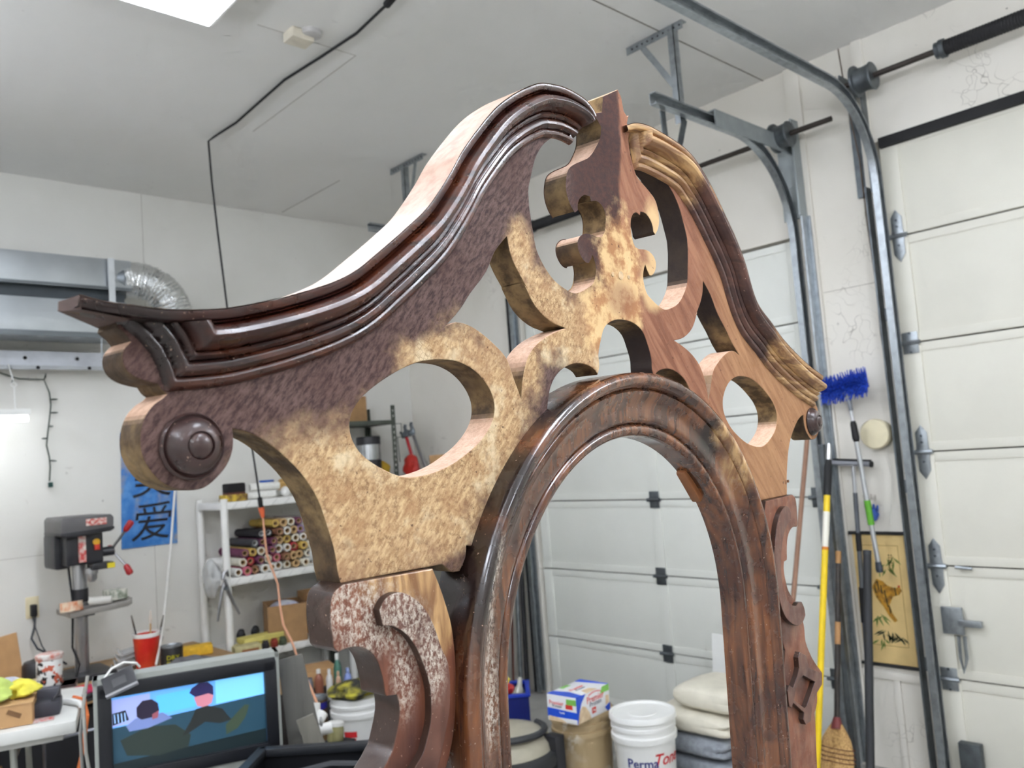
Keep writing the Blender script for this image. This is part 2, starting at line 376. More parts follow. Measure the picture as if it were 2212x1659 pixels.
GAP = [(-0.2046,0.0165),(-0.2236,-0.0013),(-0.2382,-0.0239),(-0.2627,-0.0483),(-0.2778,-0.0652),(-0.2971,-0.0816),(-0.2837,-0.0774),(-0.2658,-0.0793),(-0.25,-0.0855),(-0.2316,-0.096),(-0.2153,-0.1086),(-0.2066,-0.1268),(-0.1963,-0.1487),(-0.1927,-0.1299),(-0.1876,-0.116),(-0.1783,-0.1018),(-0.1608,-0.0886),(-0.1373,-0.0782),(-0.1162,-0.0717),(-0.1419,-0.0659),(-0.1659,-0.0518),(-0.1828,-0.0288),(-0.1787,-0.0321),(-0.1955,-0.0111),(-0.2023,0.0032)]
RING = [(-0.3043,-0.1139),(-0.2834,-0.1153),(-0.2621,-0.123),(-0.2461,-0.136),(-0.2379,-0.1501),(-0.2378,-0.1635),(-0.2446,-0.176),(-0.2592,-0.1896),(-0.2787,-0.201),(-0.3004,-0.2104),(-0.321,-0.2157),(-0.3406,-0.2181),(-0.3565,-0.2177),(-0.3725,-0.2126),(-0.3895,-0.2042),(-0.4018,-0.1955),(-0.4096,-0.1853),(-0.4127,-0.174),(-0.4105,-0.1634),(-0.4012,-0.1515),(-0.3861,-0.1405),(-0.3679,-0.1304),(-0.349,-0.1221),(-0.3295,-0.1163)]
KEY = [(0.0015,0.2273),(-0.0237,0.2133),(-0.027,0.1933)]
PANL = [(-0.4307,-0.2966),(-0.4403,-0.3016),(-0.4437,-0.3122),(-0.4437,-0.3261),(-0.4425,-0.3356),(-0.4417,-0.3431),(-0.4378,-0.3472),(-0.4308,-0.3464),(-0.4225,-0.3465),(-0.4142,-0.3491),(-0.4058,-0.3547),(-0.4,-0.3628),(-0.3967,-0.3722),(-0.3946,-0.3805),(-0.3933,-0.3905),(-0.3921,-0.3923),(-0.3818,-0.3936),(-0.3799,-0.3998),(-0.3793,-0.4078),(-0.3812,-0.4171),(-0.3843,-0.4259),(-0.3888,-0.4362)]
PANIN = [(-0.3353,-0.2983),(-0.3276,-0.3152),(-0.3213,-0.3322),(-0.3158,-0.3512),(-0.3135,-0.3729),(-0.3132,-0.3941),(-0.3149,-0.4148),(-0.3189,-0.4398),(-0.3236,-0.4539),(-0.3304,-0.4681)]
PANR = [(-0.4117,-0.4591),(-0.4363,-0.4966),(-0.4377,-0.5222),(-0.4527,-0.5458),(-0.4608,-0.5553),(-0.4926,-0.5833),(-0.489,-0.6006),(-0.4668,-0.6079),(-0.4638,-0.6224),(-0.4512,-0.6343),(-0.4509,-0.6519),(-0.4445,-0.7149)]
CSCR = [(-0.3733,-0.3085),(-0.3933,-0.3154),(-0.397,-0.3283),(-0.3831,-0.3369),(-0.3656,-0.3498),(-0.3558,-0.3707),(-0.3514,-0.3945),(-0.3561,-0.4171),(-0.3679,-0.4337),(-0.3934,-0.4602),(-0.4034,-0.457),(-0.4159,-0.458),(-0.4235,-0.4681),(-0.4263,-0.48),(-0.413,-0.4888),(-0.394,-0.4895),(-0.3711,-0.4806),(-0.3502,-0.4646),(-0.3376,-0.4382),(-0.3302,-0.4154),(-0.3298,-0.3794),(-0.3352,-0.356),(-0.3489,-0.3283),(-0.3602,-0.3147)]
CSCL = [(-0.4026,-0.3209),(-0.3972,-0.3141),(-0.3893,-0.3106),(-0.3802,-0.3106),(-0.3711,-0.3142),(-0.3593,-0.3227),(-0.3502,-0.3335),(-0.3427,-0.3483),(-0.3366,-0.3649),(-0.3331,-0.3781),(-0.3312,-0.3939)]
CSCLi = [(-0.4027,-0.3218),(-0.4012,-0.3289),(-0.3996,-0.334),(-0.3908,-0.3357),(-0.3882,-0.3367),(-0.3781,-0.3432),(-0.3681,-0.3542),(-0.3607,-0.3677),(-0.3553,-0.381),(-0.352,-0.3939),(-0.3515,-0.4091),(-0.3531,-0.4226),(-0.3581,-0.4351),(-0.3642,-0.4461),(-0.3694,-0.4541)]
DIAM = [(-0.3957,-0.5286),(-0.416,-0.538),(-0.4247,-0.5587),(-0.4489,-0.5694),(-0.4677,-0.5764),(-0.4678,-0.5917),(-0.4529,-0.5982),(-0.426,-0.6163),(-0.4155,-0.6357),(-0.3965,-0.6352),(-0.389,-0.6258),(-0.3938,-0.6174),(-0.3585,-0.5936),(-0.3516,-0.5989),(-0.3435,-0.5943),(-0.3418,-0.5726),(-0.3489,-0.5661),(-0.3625,-0.573),(-0.3801,-0.5605),(-0.3883,-0.5502),(-0.3881,-0.5355)]
DIAMH = [(-0.4012,-0.5643),(-0.4425,-0.5842),(-0.4046,-0.6106),(-0.3952,-0.6105),(-0.3621,-0.5909),(-0.3712,-0.5752)]
ENDARC = [(-0.5667,-0.1451),(-0.5715,-0.1304),(-0.5765,-0.1204),(-0.5842,-0.1118),(-0.5923,-0.1051),(-0.6003,-0.0995),(-0.6066,-0.0968)]

def up(P): return [(a, b+VO) for a, b in P]
def mir(P): return [(-a, b) for a, b in P]

def blobs(t, L, nz, amt):
    r = None
    for b in L:
        k = t.blob(b[0], b[1]+VO, b[2], b[3], b[4] if len(b) > 4 else .3, nz, amt)
        r = k if r is None else t.math('MAXIMUM', r, k)
    return r
def wood_crest():
    t = NT('stripped_crest_wood')
    big = t.noise(9, 4, .6); fine = t.noise(140, 5, .75); med = t.noise(38, 4, .65)
    grain = t.noise(70, 4, .6, stretch=(1.0, .12, 1.0), dist=.6, rot=-.75)
    sp = t.node('ShaderNodeSeparateXYZ'); t.link(t.co(), sp.inputs[0]); u = sp.outputs[0]
    # left: purple brown old finish
    streak = t.noise(250, 4, .7, stretch=(.35, 1.0, 1.0), rot=-.85)
    left = t.mix(t.ramp(streak, .32, .68), lin((56,38,36)), lin((108,86,80)))
    left = t.mix(t.ramp(big, .38, .72, 0, .55), left, lin((76,50,44)))
    tan = t.mix(t.ramp(streak, .34, .64), lin((206,176,134)), lin((168,134,96)))
    tan = t.mix(t.ramp(fine, .48, .64, 0, .7), tan, lin((122,90,62)))
    tan = t.mix(t.ramp(med, .45, .68, 0, .65), tan, lin((156,116,80)))
    tan = t.mix(t.ramp(t.noise(22, 4, .65), .52, .70, 0, .75), tan, lin((226,208,172)))
    tan = t.mix(t.ramp(big, .52, .70, 0, .5), tan, lin((134,100,80)))
    vor = t.node('ShaderNodeTexVoronoi', feature='DISTANCE_TO_EDGE'); vor.inputs['Scale'].default_value = 190
    t.link(t.co(), vor.inputs['Vector'])
    crack = t.math('MULTIPLY', t.ramp(vor.outputs['Distance'], .06, .0), t.ramp(t.noise(14, 2), .52, .66))
    tan = t.mix(t.math('MULTIPLY', crack, .6), tan, lin((120,84,48)))
    tanm = blobs(t, [(-.36,-.235,.105,.075),(-.425,-.275,.05,.07),(-.265,-.165,.075,.085),(-.30,-.12,.06,.03),(-.21,-.10,.05,.06),(-.155,-.06,.05,.05),
                     (-.185,0.0,.022,.035,.4),(-.43,-.215,.07,.04,.5),(-.06,-.075,.07,.06)], med, 1.1)
    left = t.mix(tanm, left, tan)
    red = t.mix(t.ramp(fine, .3, .7), lin((50,30,27)), lin((82,54,47)))
    redm = blobs(t, [(-.035,.12,.06,.15,.3)], med, .5)
    left = t.mix(redm, left, red)
    # right: bare orange wood, paler at the outer end
    right = t.mix(t.ramp(grain, .3, .7), lin((156,108,82)), lin((120,76,56)))
    pale = t.mix(t.ramp(grain, .3, .7), lin((170,128,92)), lin((142,100,68)))
    right = t.mix(t.ramp(u, .16, .32), right, pale)
    right = t.mix(blobs(t, [(.085,.055,.026,.05),(.07,-.005,.03,.03)], med, .5), right, lin((206,172,126)))
    side = t.ramp(t.math('ADD', u, t.math('MULTIPLY', t.math('SUBTRACT', big, .5), .02)), -.004, .004)
    c = t.mix(side, left, right)
    mid = blobs(t, [(.0,.012,.045,.06),(-.03,-.06,.05,.05),(.01,-.035,.03,.05)], med, 1.3)
    c = t.mix(t.math('MULTIPLY', mid, .85), c, t.mix(t.ramp(med, .4, .62), lin((226,192,140)), lin((176,126,82))))
    knot = blobs(t, [(.0,-.03,.03,.02,.5)], med, .8)
    c = t.mix(t.math('MULTIPLY', knot, .5), c, lin((124,78,62)))
    char = t.ramp(t.noise(170, 2, .5), .69, .75, 0, .75)
    c = t.mix(char, c, lin((70,44,34)))
    # edges off the face: old dark finish, plus painted slot shade and top light
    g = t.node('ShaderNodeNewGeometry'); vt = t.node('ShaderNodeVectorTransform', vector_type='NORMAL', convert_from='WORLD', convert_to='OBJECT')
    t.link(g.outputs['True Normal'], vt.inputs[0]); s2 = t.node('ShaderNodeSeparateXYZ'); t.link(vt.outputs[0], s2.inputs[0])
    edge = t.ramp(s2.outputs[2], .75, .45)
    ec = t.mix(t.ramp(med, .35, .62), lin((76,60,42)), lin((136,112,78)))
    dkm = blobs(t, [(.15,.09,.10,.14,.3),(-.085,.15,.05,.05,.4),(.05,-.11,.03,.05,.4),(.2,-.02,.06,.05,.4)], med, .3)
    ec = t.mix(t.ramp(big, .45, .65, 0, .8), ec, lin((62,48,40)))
    ec = t.mix(t.math('MULTIPLY', dkm, .9), ec, lin((44,36,36)))  # slot walls: dark varnish, with their deep shade painted in as well
    uplit = t.math('MULTIPLY', t.ramp(s2.outputs[1], .25, .6), 1.0)
    ec = t.mix(uplit, ec, t.mix(t.ramp(fine, .3, .7), lin((222,186,160)), lin((196,158,132))))  # up-facing edges tinted pale pink, as if lit from above
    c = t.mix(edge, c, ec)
    m = t.out(c, t.ramp(fine, .3, .7, .55, .75), 0, .0, .22)
    t.bump(t.math('ADD', t.math('MULTIPLY', fine, .7), t.math('MULTIPLY', crack, -.4)), .35, .0012); return m
def wood_gloss(name, pale_blobs=(), dust_blobs=(), dark_blobs=(), base=((72,30,18),(122,60,32)), rough=.22, coat=.6, bare=None, stretch=(.16,1.0,1.0), sides=False):
    t = NT(name)
    big = t.noise(10, 3, .6); fine = t.noise(240, 3, .7); med = t.noise(40, 4, .6)
    grain = t.noise(55, 4, .6, stretch=stretch, dist=.8)
    c = t.mix(t.ramp(grain, .32, .68), lin(base[0]), lin(base[1]))
    c = t.mix(t.ramp(big, .45, .68, 0, .75), c, lin((50,22,18)))
    if dark_blobs: c = t.mix(blobs(t, dark_blobs, med, .7), c, lin((34,22,20)))
    if pale_blobs:
        pc = t.mix(t.ramp(grain, .36, .62), lin(bare or (204,164,112)), lin((132,92,58)))
        c = t.mix(blobs(t, pale_blobs, med, .9), c, pc)
    r = t.ramp(med, .3, .75, rough*.8, rough*1.7)
    if dust_blobs:
        dm = blobs(t, dust_blobs, med, .9)
        lace = t.ramp(t.noise(260, 4, .8, stretch=(1.0,.6,1.0)), .42, .60)
        k = t.math('MULTIPLY', t.math('MULTIPLY', dm, lace), .8)
        c = t.mix(k, c, t.mix(t.ramp(fine, .3, .7), lin((222,214,200)), lin((182,166,150))))
        r = t.math('MAXIMUM', r, t.math('MULTIPLY', k, .85))
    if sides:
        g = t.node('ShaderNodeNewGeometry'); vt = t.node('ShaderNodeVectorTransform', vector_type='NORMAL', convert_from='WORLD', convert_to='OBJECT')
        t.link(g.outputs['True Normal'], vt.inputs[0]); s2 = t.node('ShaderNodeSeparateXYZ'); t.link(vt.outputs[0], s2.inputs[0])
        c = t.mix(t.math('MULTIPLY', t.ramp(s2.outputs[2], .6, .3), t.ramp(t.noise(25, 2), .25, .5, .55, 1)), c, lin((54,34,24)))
    speck = t.ramp(t.noise(330, 2, .5), .70, .76, 0, .7)
    c = t.mix(speck, c, lin((188,160,140)))
    m = t.out(c, r, 0, coat); t.bump(t.math('ADD', t.math('MULTIPLY', fine, .5), grain), .22, .001); return m
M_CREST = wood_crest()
M_MOUL = wood_gloss('varnished_moulding', dark_blobs=[(-.60,-.115,.05,.035,.4)], base=((34,16,13),(84,42,24)), rough=.27, coat=.30)
M_MOUR = wood_gloss('half_stripped_moulding', pale_blobs=[(.06,.17,.09,.06),(.13,.15,.05,.05),(.50,-.11,.12,.07),(.43,-.07,.05,.04),(.24,.14,.03,.02)],
                    base=((62,38,32),(98,64,52)), rough=.36, coat=.25)
M_ARCH = wood_gloss('varnished_arch', pale_blobs=[(.235,-.225,.035,.05,.4),(.20,-.185,.03,.03,.4)], dust_blobs=[(-.272,-.335,.008,.03,.6),(-.262,-.30,.01,.02,.6),(-.275,-.41,.012,.05,.7)],
                    dark_blobs=[(-.25,-.22,.045,.05,.5),(-.29,-.29,.03,.09,.5),(-.18,-.15,.05,.03,.5),(.17,-.20,.03,.03,.5)], base=((60,32,20),(126,76,44)), rough=.20, coat=.8, stretch=(1.0,.12,1.0))
M_PANL = wood_gloss('side_panel_wood', pale_blobs=[(-.335,-.325,.025,.05,.3),(-.36,-.30,.05,.02,.4)], dust_blobs=[(-.425,-.315,.04,.025,.6),(-.395,-.335,.04,.02,.6),(-.372,-.375,.012,.03,.8)],
                    base=((96,52,36),(126,76,54)), rough=.35, coat=.25, stretch=(1.0,.14,1.0), sides=True)
M_SCROLL = wood_gloss('applied_scroll_wood', dust_blobs=[(-.375,-.325,.03,.03,.5),(-.348,-.37,.016,.035,.4)], base=((86,52,40),(112,74,60)), rough=.38, coat=.2, stretch=(1.0,.2,1.0), sides=True)
M_EDGE = NT('bare_top_edge'); M_EDGE = M_EDGE.out(M_EDGE.mix(M_EDGE.ramp(M_EDGE.noise(70, 4), .3, .7), lin((204,168,146)), lin((180,142,118))), .55)
M_BOSS = wood_gloss('dark_boss', base=((46,30,28),(70,48,44)), rough=.32, coat=.4)

# crest board
arc = lambda r, a0, a1, n: [(r*math.cos(math.radians(a0+(a1-a0)*i/n)), -.435+r*math.sin(math.radians(a0+(a1-a0)*i/n))) for i in range(n+1)]
leftc = KEY + [p for p in TOPL[::-1][1:] if p[0] > -.595] + [(-.5955,-.0930)] + OUTL[3:] + arc(.285, 150, 122, 4) + FOOT
rightc = [(-KEY[2][0], KEY[2][1])] + [p for p in TOPR if p[0] > .066] + mir(OUTL)[6:] + mir(arc(.285, 150, 122, 4)) + mir(FOOT)
rk = [(.012, .222), (.018, .206), (.030, .203), (.036, .207)]
outer = smooth_pts(leftc + rightc[::-1] + rk[::-1], True, 3, 42)
GAPs, RINGs, SLOTs = (smooth_pts(P, True, 3, 42) for P in (GAP, RING, SLOT))
def ridge(bm):
    for co, no in (((0,VO,0),(1,0,0)), ((.05,VO,0),(1,0,0)), ((-.05,VO,0),(1,0,0)), ((0,VO+.015,0),(0,1,0))):
        bmesh.ops.bisect_plane(bm, geom=bm.verts[:]+bm.edges[:]+bm.faces[:], plane_co=co, plane_no=no, dist=1e-6)
    for v in bm.verts:
        if v.co.z > -.003 and v.co.y > VO+.015:
            k = max(0, 1-abs(v.co.x)/.05)*min(1, (v.co.y-VO-.015)/.15); v.co.z += .012*k
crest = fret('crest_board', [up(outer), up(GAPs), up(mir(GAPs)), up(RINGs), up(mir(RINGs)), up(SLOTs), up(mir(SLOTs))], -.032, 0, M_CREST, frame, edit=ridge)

PROF = [(0,0),(.0006,.0025),(.003,.0055),(.006,.006),(.0085,.0045),(.009,.0032),(.0096,.006),(.013,.0096),(.0165,.0096),(.019,.0075),(.0195,.0062),(.0201,.009),(.0225,.012),(.0245,.0112),(.0255,.0092),
        (.0262,.0125),(.0280,.0185),(.0312,.0228),(.0350,.0245),(.0385,.0230),(.0412,.0190),(.0428,.0140),(.0438,.0118),(.0446,.0166),(.0454,.0136),(.046,.0125),(.0466,.0158),(.0475,.017),(.053,.017)]
SM = .053
def prof(x):
    if x <= 0: return 0.0
    for (a, b), (c, d) in zip(PROF[:-1], PROF[1:]):
        if x <= c: return b+(d-b)*(x-a)/(c-a)
    return PROF[-1][1]
def resample(P, step):
    P = [Vector(p) for p in P]; out = [P[0]]; acc = 0
    for a, b in zip(P[:-1], P[1:]):
        L = (b-a).length; t = step-acc
        while t <= L: out.append(a+(b-a)*(t/L)); t += step
        acc = (acc+L) % step
    out.append(P[-1]); return out
def arc_dist(p, A):
    best = 9
    for a, b in zip(A[:-1], A[1:]):
        a = Vector(a); b = Vector(b); d = b-a; t = max(0, min(1, (p-a).dot(d)/d.length_squared)); q = a+d*t
        sgn = 1 if (d.x*(p-a).y-d.y*(p-a).x) < 0 else -1
        if (p-q).length < abs(best): best = sgn*(p-q).length
    return best
def moulding(name, path, m, end_arc=None, cut0=0.0, cut1=None, step=.0022):
    P = resample(smooth_pts(path, False, 6, 180), step); n = len(P)
    svals = sorted(set([p[0] for p in PROF] + [.0011*i for i in range(1, 42)])); ns = len(svals)
    mb = MB(); keep = {}; e_ = []
    for i, p in enumerate(P):
        a = P[max(0, i-3)]; b = P[min(n-1, i+3)]; t = (b-a).normalized(); nn = Vector((t.y, -t.x)); dist = i*step
        for s in svals:
            q = p + nn*(SM-s); w_ = prof(s)
            if s < .0458:
                lim = 1.0
                if end_arc and dist < .25: lim = min(lim, arc_dist(q, end_arc))
                if cut1 is not None: lim = min(lim, (cut1-dist)*2)
                lim = min(lim, (dist-cut0)*2) if cut0 > 0 else lim
                w_ = prof(min(s, lim)) if lim > 0 else -.0008
            mb.v.append((q.x, q.y+VO, w_))
    for i in range(n-1):
        for j in range(ns-1):
            a, b, c, d = i*ns+j, (i+1)*ns+j, (i+1)*ns+j+1, i*ns+j+1
            if max(mb.v[k][2] for k in (a, b, c, d)) > -.0007: mb.f.append((a, b, c, d))
    o = mb.build(name, m, frame, ang=60)
    te = MB(); off = []
    for i, p in enumerate(P):
        a = P[max(0, i-3)]; b = P[min(n-1, i+3)]; t = (b-a).normalized(); nn = Vector((-t.y, t.x)); q = p+nn*.0008
        te.v += [(q.x, q.y+VO, .0172), (q.x, q.y+VO, -.0325 if (not end_arc or i*step > .035) else -.006-.0265*i*step/.035)]
    te.f = [(2*i, 2*i+1, 2*i+3, 2*i+2) for i in range(n-1)]
    te.build('top_edge', M_EDGE, frame)
    return o, P
mo, PL = moulding('pediment_moulding', TOPL, M_MOUL, ENDARC, cut1=.845, step=.0011)
moulding('pediment_moulding', TOPR[1:], M_MOUR, None, cut0=.03)
# sawn end of the left tip
tipv = PL[0]
ty_ = tipv.y+VO
MB().add([(tipv.x-.0004, ty_+.0006, .0172), (tipv.x-.004, ty_-.0005, -.006), (tipv.x-.005, ty_-.007, -.004), (tipv.x+.0008, ty_-.0085, .0172), (tipv.x+.032, ty_-.012, .0165), (tipv.x+.032, ty_-.012, -.0322), (tipv.x+.033, ty_-.0025, -.0322)],
         [(0,1,2,3), (3,2,4), (2,5,4), (1,6,5,2)]).build('tip_end', mat((92,72,66), .6, 0, .3, 60), frame)
# scroll bosses
for s in (-1, 1):
    MB().lathe([(.0228,-.001),(.0235,.002),(.0222,.0045),(.0205,.0032),(.0198,.005),(.0175,.0105),(.013,.0138),(.0098,.0142),(.0092,.0126),(.0084,.0142),(.006,.0156),(0.0002,.016)], (s*.549, VO-.184, 0), (0,0,1), 40, False, True).build('scroll_boss', M_BOSS, frame)
# plugged screw holes
M_PLUG = mat((206,176,134), .5, 0, .35, 120)
for (a, b, r) in ((-.0182,-.0007,.0028),(-.001,0,.0052),(.016,-.0001,.0026)):
    MB().lathe([(r,-.002),(r,.0006),(r*.7,.0012),(.0001,.0010)], (a, VO+b, 0), (0,0,1), 14).build('plug', M_PLUG, frame)
for (a, b, r) in ((.418,-.277,.0022),(.428,-.277,.0035),(.437,-.276,.0022),(.43,-.312,.003)):
    MB().lathe([(r,-.002),(r,.0004),(.0001,.0006)], (a, VO+b, 0), (0,0,1), 12).build('plug', mat((150,104,70), .5, 0, .5, 150), frame)
# arch
AP = [(.3155,-.030),(.3165,.012),(.3162,.021),(.3135,.0262),(.309,.0280),(.304,.0268),(.300,.0225),(.2982,.0172),(.2972,.0150),(.2962,.0170),(.2945,.0185),(.290,.0165),(.285,.0128),(.279,.0100),(.273,.0088),(.267,.0090),(.2615,.0085),(.2585,.0060),(.2575,.0022),(.2565,.0012),(.2555,.0038),(.2525,.0062),(.248,.0064),(.2445,.0048),(.2425,.0012),(.2422,-.004),(.2422,-.028)]
rows = []
for v in [-1.8145,-1.4,-1.0,-.8,-.7,-.6,-.52,-.47]: rows.append((v, 180.0))
for i in range(61): rows.append((None, 180-3*i))
for v in [-.47,-.52,-.6,-.7,-.8,-1.0,-1.4,-1.8145]: rows.append((v, 0.0))
am = MB(); k = len(AP)
for v, a in rows:
    c, s = math.cos(math.radians(a)), math.sin(math.radians(a))
    for r, w_ in AP: am.v.append((r*c, (v if v is not None else -.435)+r*s*(1 if v is None else 0)+VO, w_))
for i in range(len(rows)-1):
    for j in range(k-1): am.f.append((i*k+j, (i+1)*k+j, (i+1)*k+j+1, i*k+j+1))
    am.f.append((i*k+k-1, (i+1)*k+k-1, (i+1)*k, i*k))
am.build('arch_moulding', M_ARCH, frame, ang=50)
M_BLOCK = mat((140,88,50), .5, 0, .3, 40)
MB().box((.166, VO-.262, -.021), (.012, .058, .014), Matrix.Rotation(math.radians(43), 3, 'Z')).build('glue_block', M_BLOCK, frame, bev=.003)
# side panels with applied scrolls
inn = PANIN + [(-.352,-.50),(-.362,-.52),(-.352,-.545),(-.330,-.57),(-.316,-.60),(-.316,-.64),(-.33,-.67),(-.345,-.70),(-.35,-.75),(-.332,-.80),(-.322,-.86)]
outp = [PANL[0]] + PANL[1:] + PANR + [(-.4445,-.9)]
pan = smooth_pts(inn, False, 3, 45) + [(-.322,-1.8145), (-.4445,-1.8145)] + smooth_pts(outp, False, 3, 45)[::-1]
csc = smooth_pts(CSCL[:9] + CSCR[20:18:-1] + CSCR[18:8:-1] + CSCLi[13:1:-1], True, 3, 45)
dia = smooth_pts(DIAM, True, 2, 30)
for s in (-1, 1):
    f = (lambda P: up(P)) if s < 0 else (lambda P: up(mir(P)))
    fret('side_panel', [f(pan)], -.025, .0075, M_PANL if s < 0 else wood_gloss('side_panel_wood_bare', base=((112,66,46),(138,88,64)), rough=.42, coat=.12, stretch=(1.0,.14,1.0), sides=True), frame)
    fret('applied_scroll', [f(csc)], .0068, .0155, M_SCROLL, frame, .0008)
    fret('applied_diamond', [f(dia), f(DIAMH)], .0068, .0155, M_SCROLL, frame, .0008)
MB().mm((-.3135, 0.001, -.028), (.3135, .14, .006)).build('bottom_rail', M_PANL, frame, bev=.003)

# ---------------------------------------------------------------- ceiling fixtures
M_WHITE = mat((236,236,232), .45, 0, .04, 8)
M_LAMP = glow((237,243,255), PANEL_POWER, 'led_diffuser')
for i, (px, py) in enumerate(PANELS):
    w_ = thing('ceiling_light', ['flat bright LED ceiling panel above the duct', 'LED ceiling panel over the camera position', 'LED ceiling panel at the rear wall', 'LED ceiling panel over the left side of the room',
        'LED ceiling panel in the middle of the left side', 'LED ceiling panel in the rear left part'][i], 'ceiling light', (px, py, ZC), 'LED ceiling panels')
    x0, x1, y0, y1 = px-.3, px+.3, py-.6, py+.6
    f = MB()
    for a, b in (((x0,y0),(x1,y0+.012)), ((x0,y1-.012),(x1,y1)), ((x0,y0),(x0+.012,y1)), ((x1-.012,y0),(x1,y1))): f.mm((a[0],a[1],ZC-.05), (b[0],b[1],ZC))
    f.mm((x0+.012, y0+.012, ZC-.012), (x1-.012, y1-.012, ZC))
    f.build('panel_frame', M_WHITE, w_)
    MB().mm((x0+.012, y0+.012, ZC-.052), (x1-.012, y1-.012, ZC-.04)).build('diffuser', M_LAMP, w_)
# unseen linear pendants, added to brighten the ceiling and far walls
for i, (px, py) in enumerate(((-1.0, .4), (-1.0, -2.6), (2.8, -1.3), (-.75, 3.6))):
    w_ = thing('added_pendant', ['added unseen pendant lamp over the left of the room', 'added unseen pendant lamp towards the rear', 'added unseen pendant lamp near the near garage door', 'added unseen pendant lamp beside the left wall duct'][i], 'added fill light', (px, py, ZC), 'added pendant lamps')
    MB().mm((px-.05, py-.6, 2.72), (px+.05, py+.6, 2.745)).build('housing', M_WHITE, w_)
    MB().tube([(px-.03, py-.59, 2.77), (px-.03, py+.59, 2.77)], .016, 10).build('tube', glow((237,243,255), 205.0*(1, 1, .75, .4)[i]), w_)
    MB().tube([(px+.03, py-.59, 2.695), (px+.03, py+.59, 2.695)], .016, 10).build('tube', glow((237,243,255), 25.0*(1, 1, .75, .4)[i]), w_)
    for k in (-.5, .5): MB().tube([(px, py+k, 2.74), (px, py+k, ZC)], .003, 6).build('suspension_wire', M_GALV, w_)
# small box fixed under the ceiling
p = (1.779,3.059,3.490)
t = thing('smoke_detector', 'small cream box fixed to the ceiling near the black cord', 'detector', (p[0], p[1], ZC))
MB().mm((p[0]-.06, p[1]-.035, ZC-.045), (p[0]+.045, p[1]+.05, ZC)).build('housing', mat((222,214,196), .5), t, bev=.006)
MB().lathe([(.045,0),(.045,-.02),(.03,-.026)], (p[0]+.03, p[1]-.03, ZC), (0,0,1), 18).build('sounder', mat((190,188,186), .5), t)
# black cord along the ceiling, then down to the orange extension plug
t = thing('power_cord', 'black power cord stapled along the ceiling and dropping to an orange plug', 'cord', (1.94, 2.645, ZC))
P = [(1.90, 1.6, ZC-.02), (1.940,2.628,3.478), (1.965,2.912,3.478), (1.945,3.193,3.478), (1.919,3.474,3.478), (1.944,4.062,3.478), (1.922,4.297,3.474), (1.907,4.335,3.460)]
P += [(1.941,4.390,3.245), (1.965,4.400,2.973), (2.017,4.440,2.564), (2.119,4.550,2.131), (2.232,4.660,1.759), (2.296,4.720,1.432)]
MB().tube(P, .0065, 6).build('cable', M_RUBBER, t)
MB().tube([(1.929,2.573,3.478), (1.942,2.648,3.478)], .016, 8).build('connector', M_RUBBER, t)
MB().tube([(2.287,4.710,1.469), (2.298,4.720,1.404)], .015, 8).build('socket', M_RUBBER, t)
t = thing('orange_extension_cord', 'faded orange extension cord hanging in front of the white shelf', 'cord', (2.300,4.720,1.399))
MB().tube([(2.298,4.720,1.410), (2.303,4.720,1.382), (2.307,4.720,1.348)], [.018,.017,.010], 8).build('plug', mat((230,106,60), .5), t)
MB().tube([(2.307,4.720,1.354), (2.307,4.710,1.233), (2.311,4.700,1.124), (2.325,4.660,1.029), (2.320,4.600,0.960), (2.302,4.550,0.840), (2.291,4.500,0.741), (2.285,4.400,0.663), (2.259,4.300,0.604), (2.122,4.000,0.612), (2.001,3.700,0.592), (1.937,3.500,0.534)], .0062, 6).build('cable', mat((224,166,132), .6), t)

# ---------------------------------------------------------------- garage door hardware
def sweep_xz(path, y, prof):
    # profile (dy, dn) carried along a path in the x-z plane
    mb = MB(); n = len(prof); P = [Vector((a, b)) for a, b in path]
    for i, p in enumerate(P):
        a = P[max(0, i-1)]; b = P[min(len(P)-1, i+1)]; t = (b-a).normalized(); nn = Vector((-t.y, t.x))
        for dy, dn in prof: mb.v.append((p.x+nn.x*dn, y+dy, p.y+nn.y*dn))
    for i in range(len(P)-1):
        for j in range(n): mb.f.append((i*n+j, i*n+(j+1) % n, (i+1)*n+(j+1) % n, (i+1)*n+j))
    mb.f += [tuple(range(n)), tuple(range((len(P)-1)*n, len(P)*n))]
    return mb
CH = [(-.016,-.026),(.016,-.026),(.016,.026),(-.016,.026),(-.016,.018),(-.013,.018),(-.013,.023),(.013,.023),(.013,-.023),(-.013,-.023),(-.013,-.018),(-.016,-.018)]
def arc_path(xe, zt, r, xw, n=10):
    # horizontal from xe at height zt, then a quarter circle down to x = xw
    P = [(xe, zt), (xw-r, zt)]
    for i in range(1, n+1):
        a = math.radians(90-90*i/n); P.append((xw-r+r*math.cos(a), zt-r+r*math.sin(a)))
    return P + [(xw, 0.02)]
t = thing('door_track', 'long galvanised track of the near garage door curving up along the ceiling', 'track', (3.955, 1.585, 0))
sweep_xz(arc_path(0.6, 3.155, .40, 3.955, 12), 1.588, CH).build('rail', M_GALV, t)
MB().mm((3.985, 1.612, 0), (3.998, 1.640, 2.75)).mm((3.925, 1.632, 0), (3.998, 1.640, 2.75)).build('jamb_angle', M_GALVD, t)
MB().mm((3.93, 1.606, 2.72), (3.998, 1.612, 3.22)).mm((3.985, 1.606, 2.72), (3.998, 1.70, 3.22)).build('head_plate', M_GALVD, t)
for z in (.5, 1.3, 2.1): MB().mm((3.93, 1.600, z), (3.985, 1.612, z+.06)).build('bracket', M_GALVD, t)
MB().mm((.9, 1.575, 3.18), (.94, 1.60, 3.488)).build('hanger_strap', M_GALV, t)
M_PLATE = mat((158,165,166), .5, .35, .15, 10)
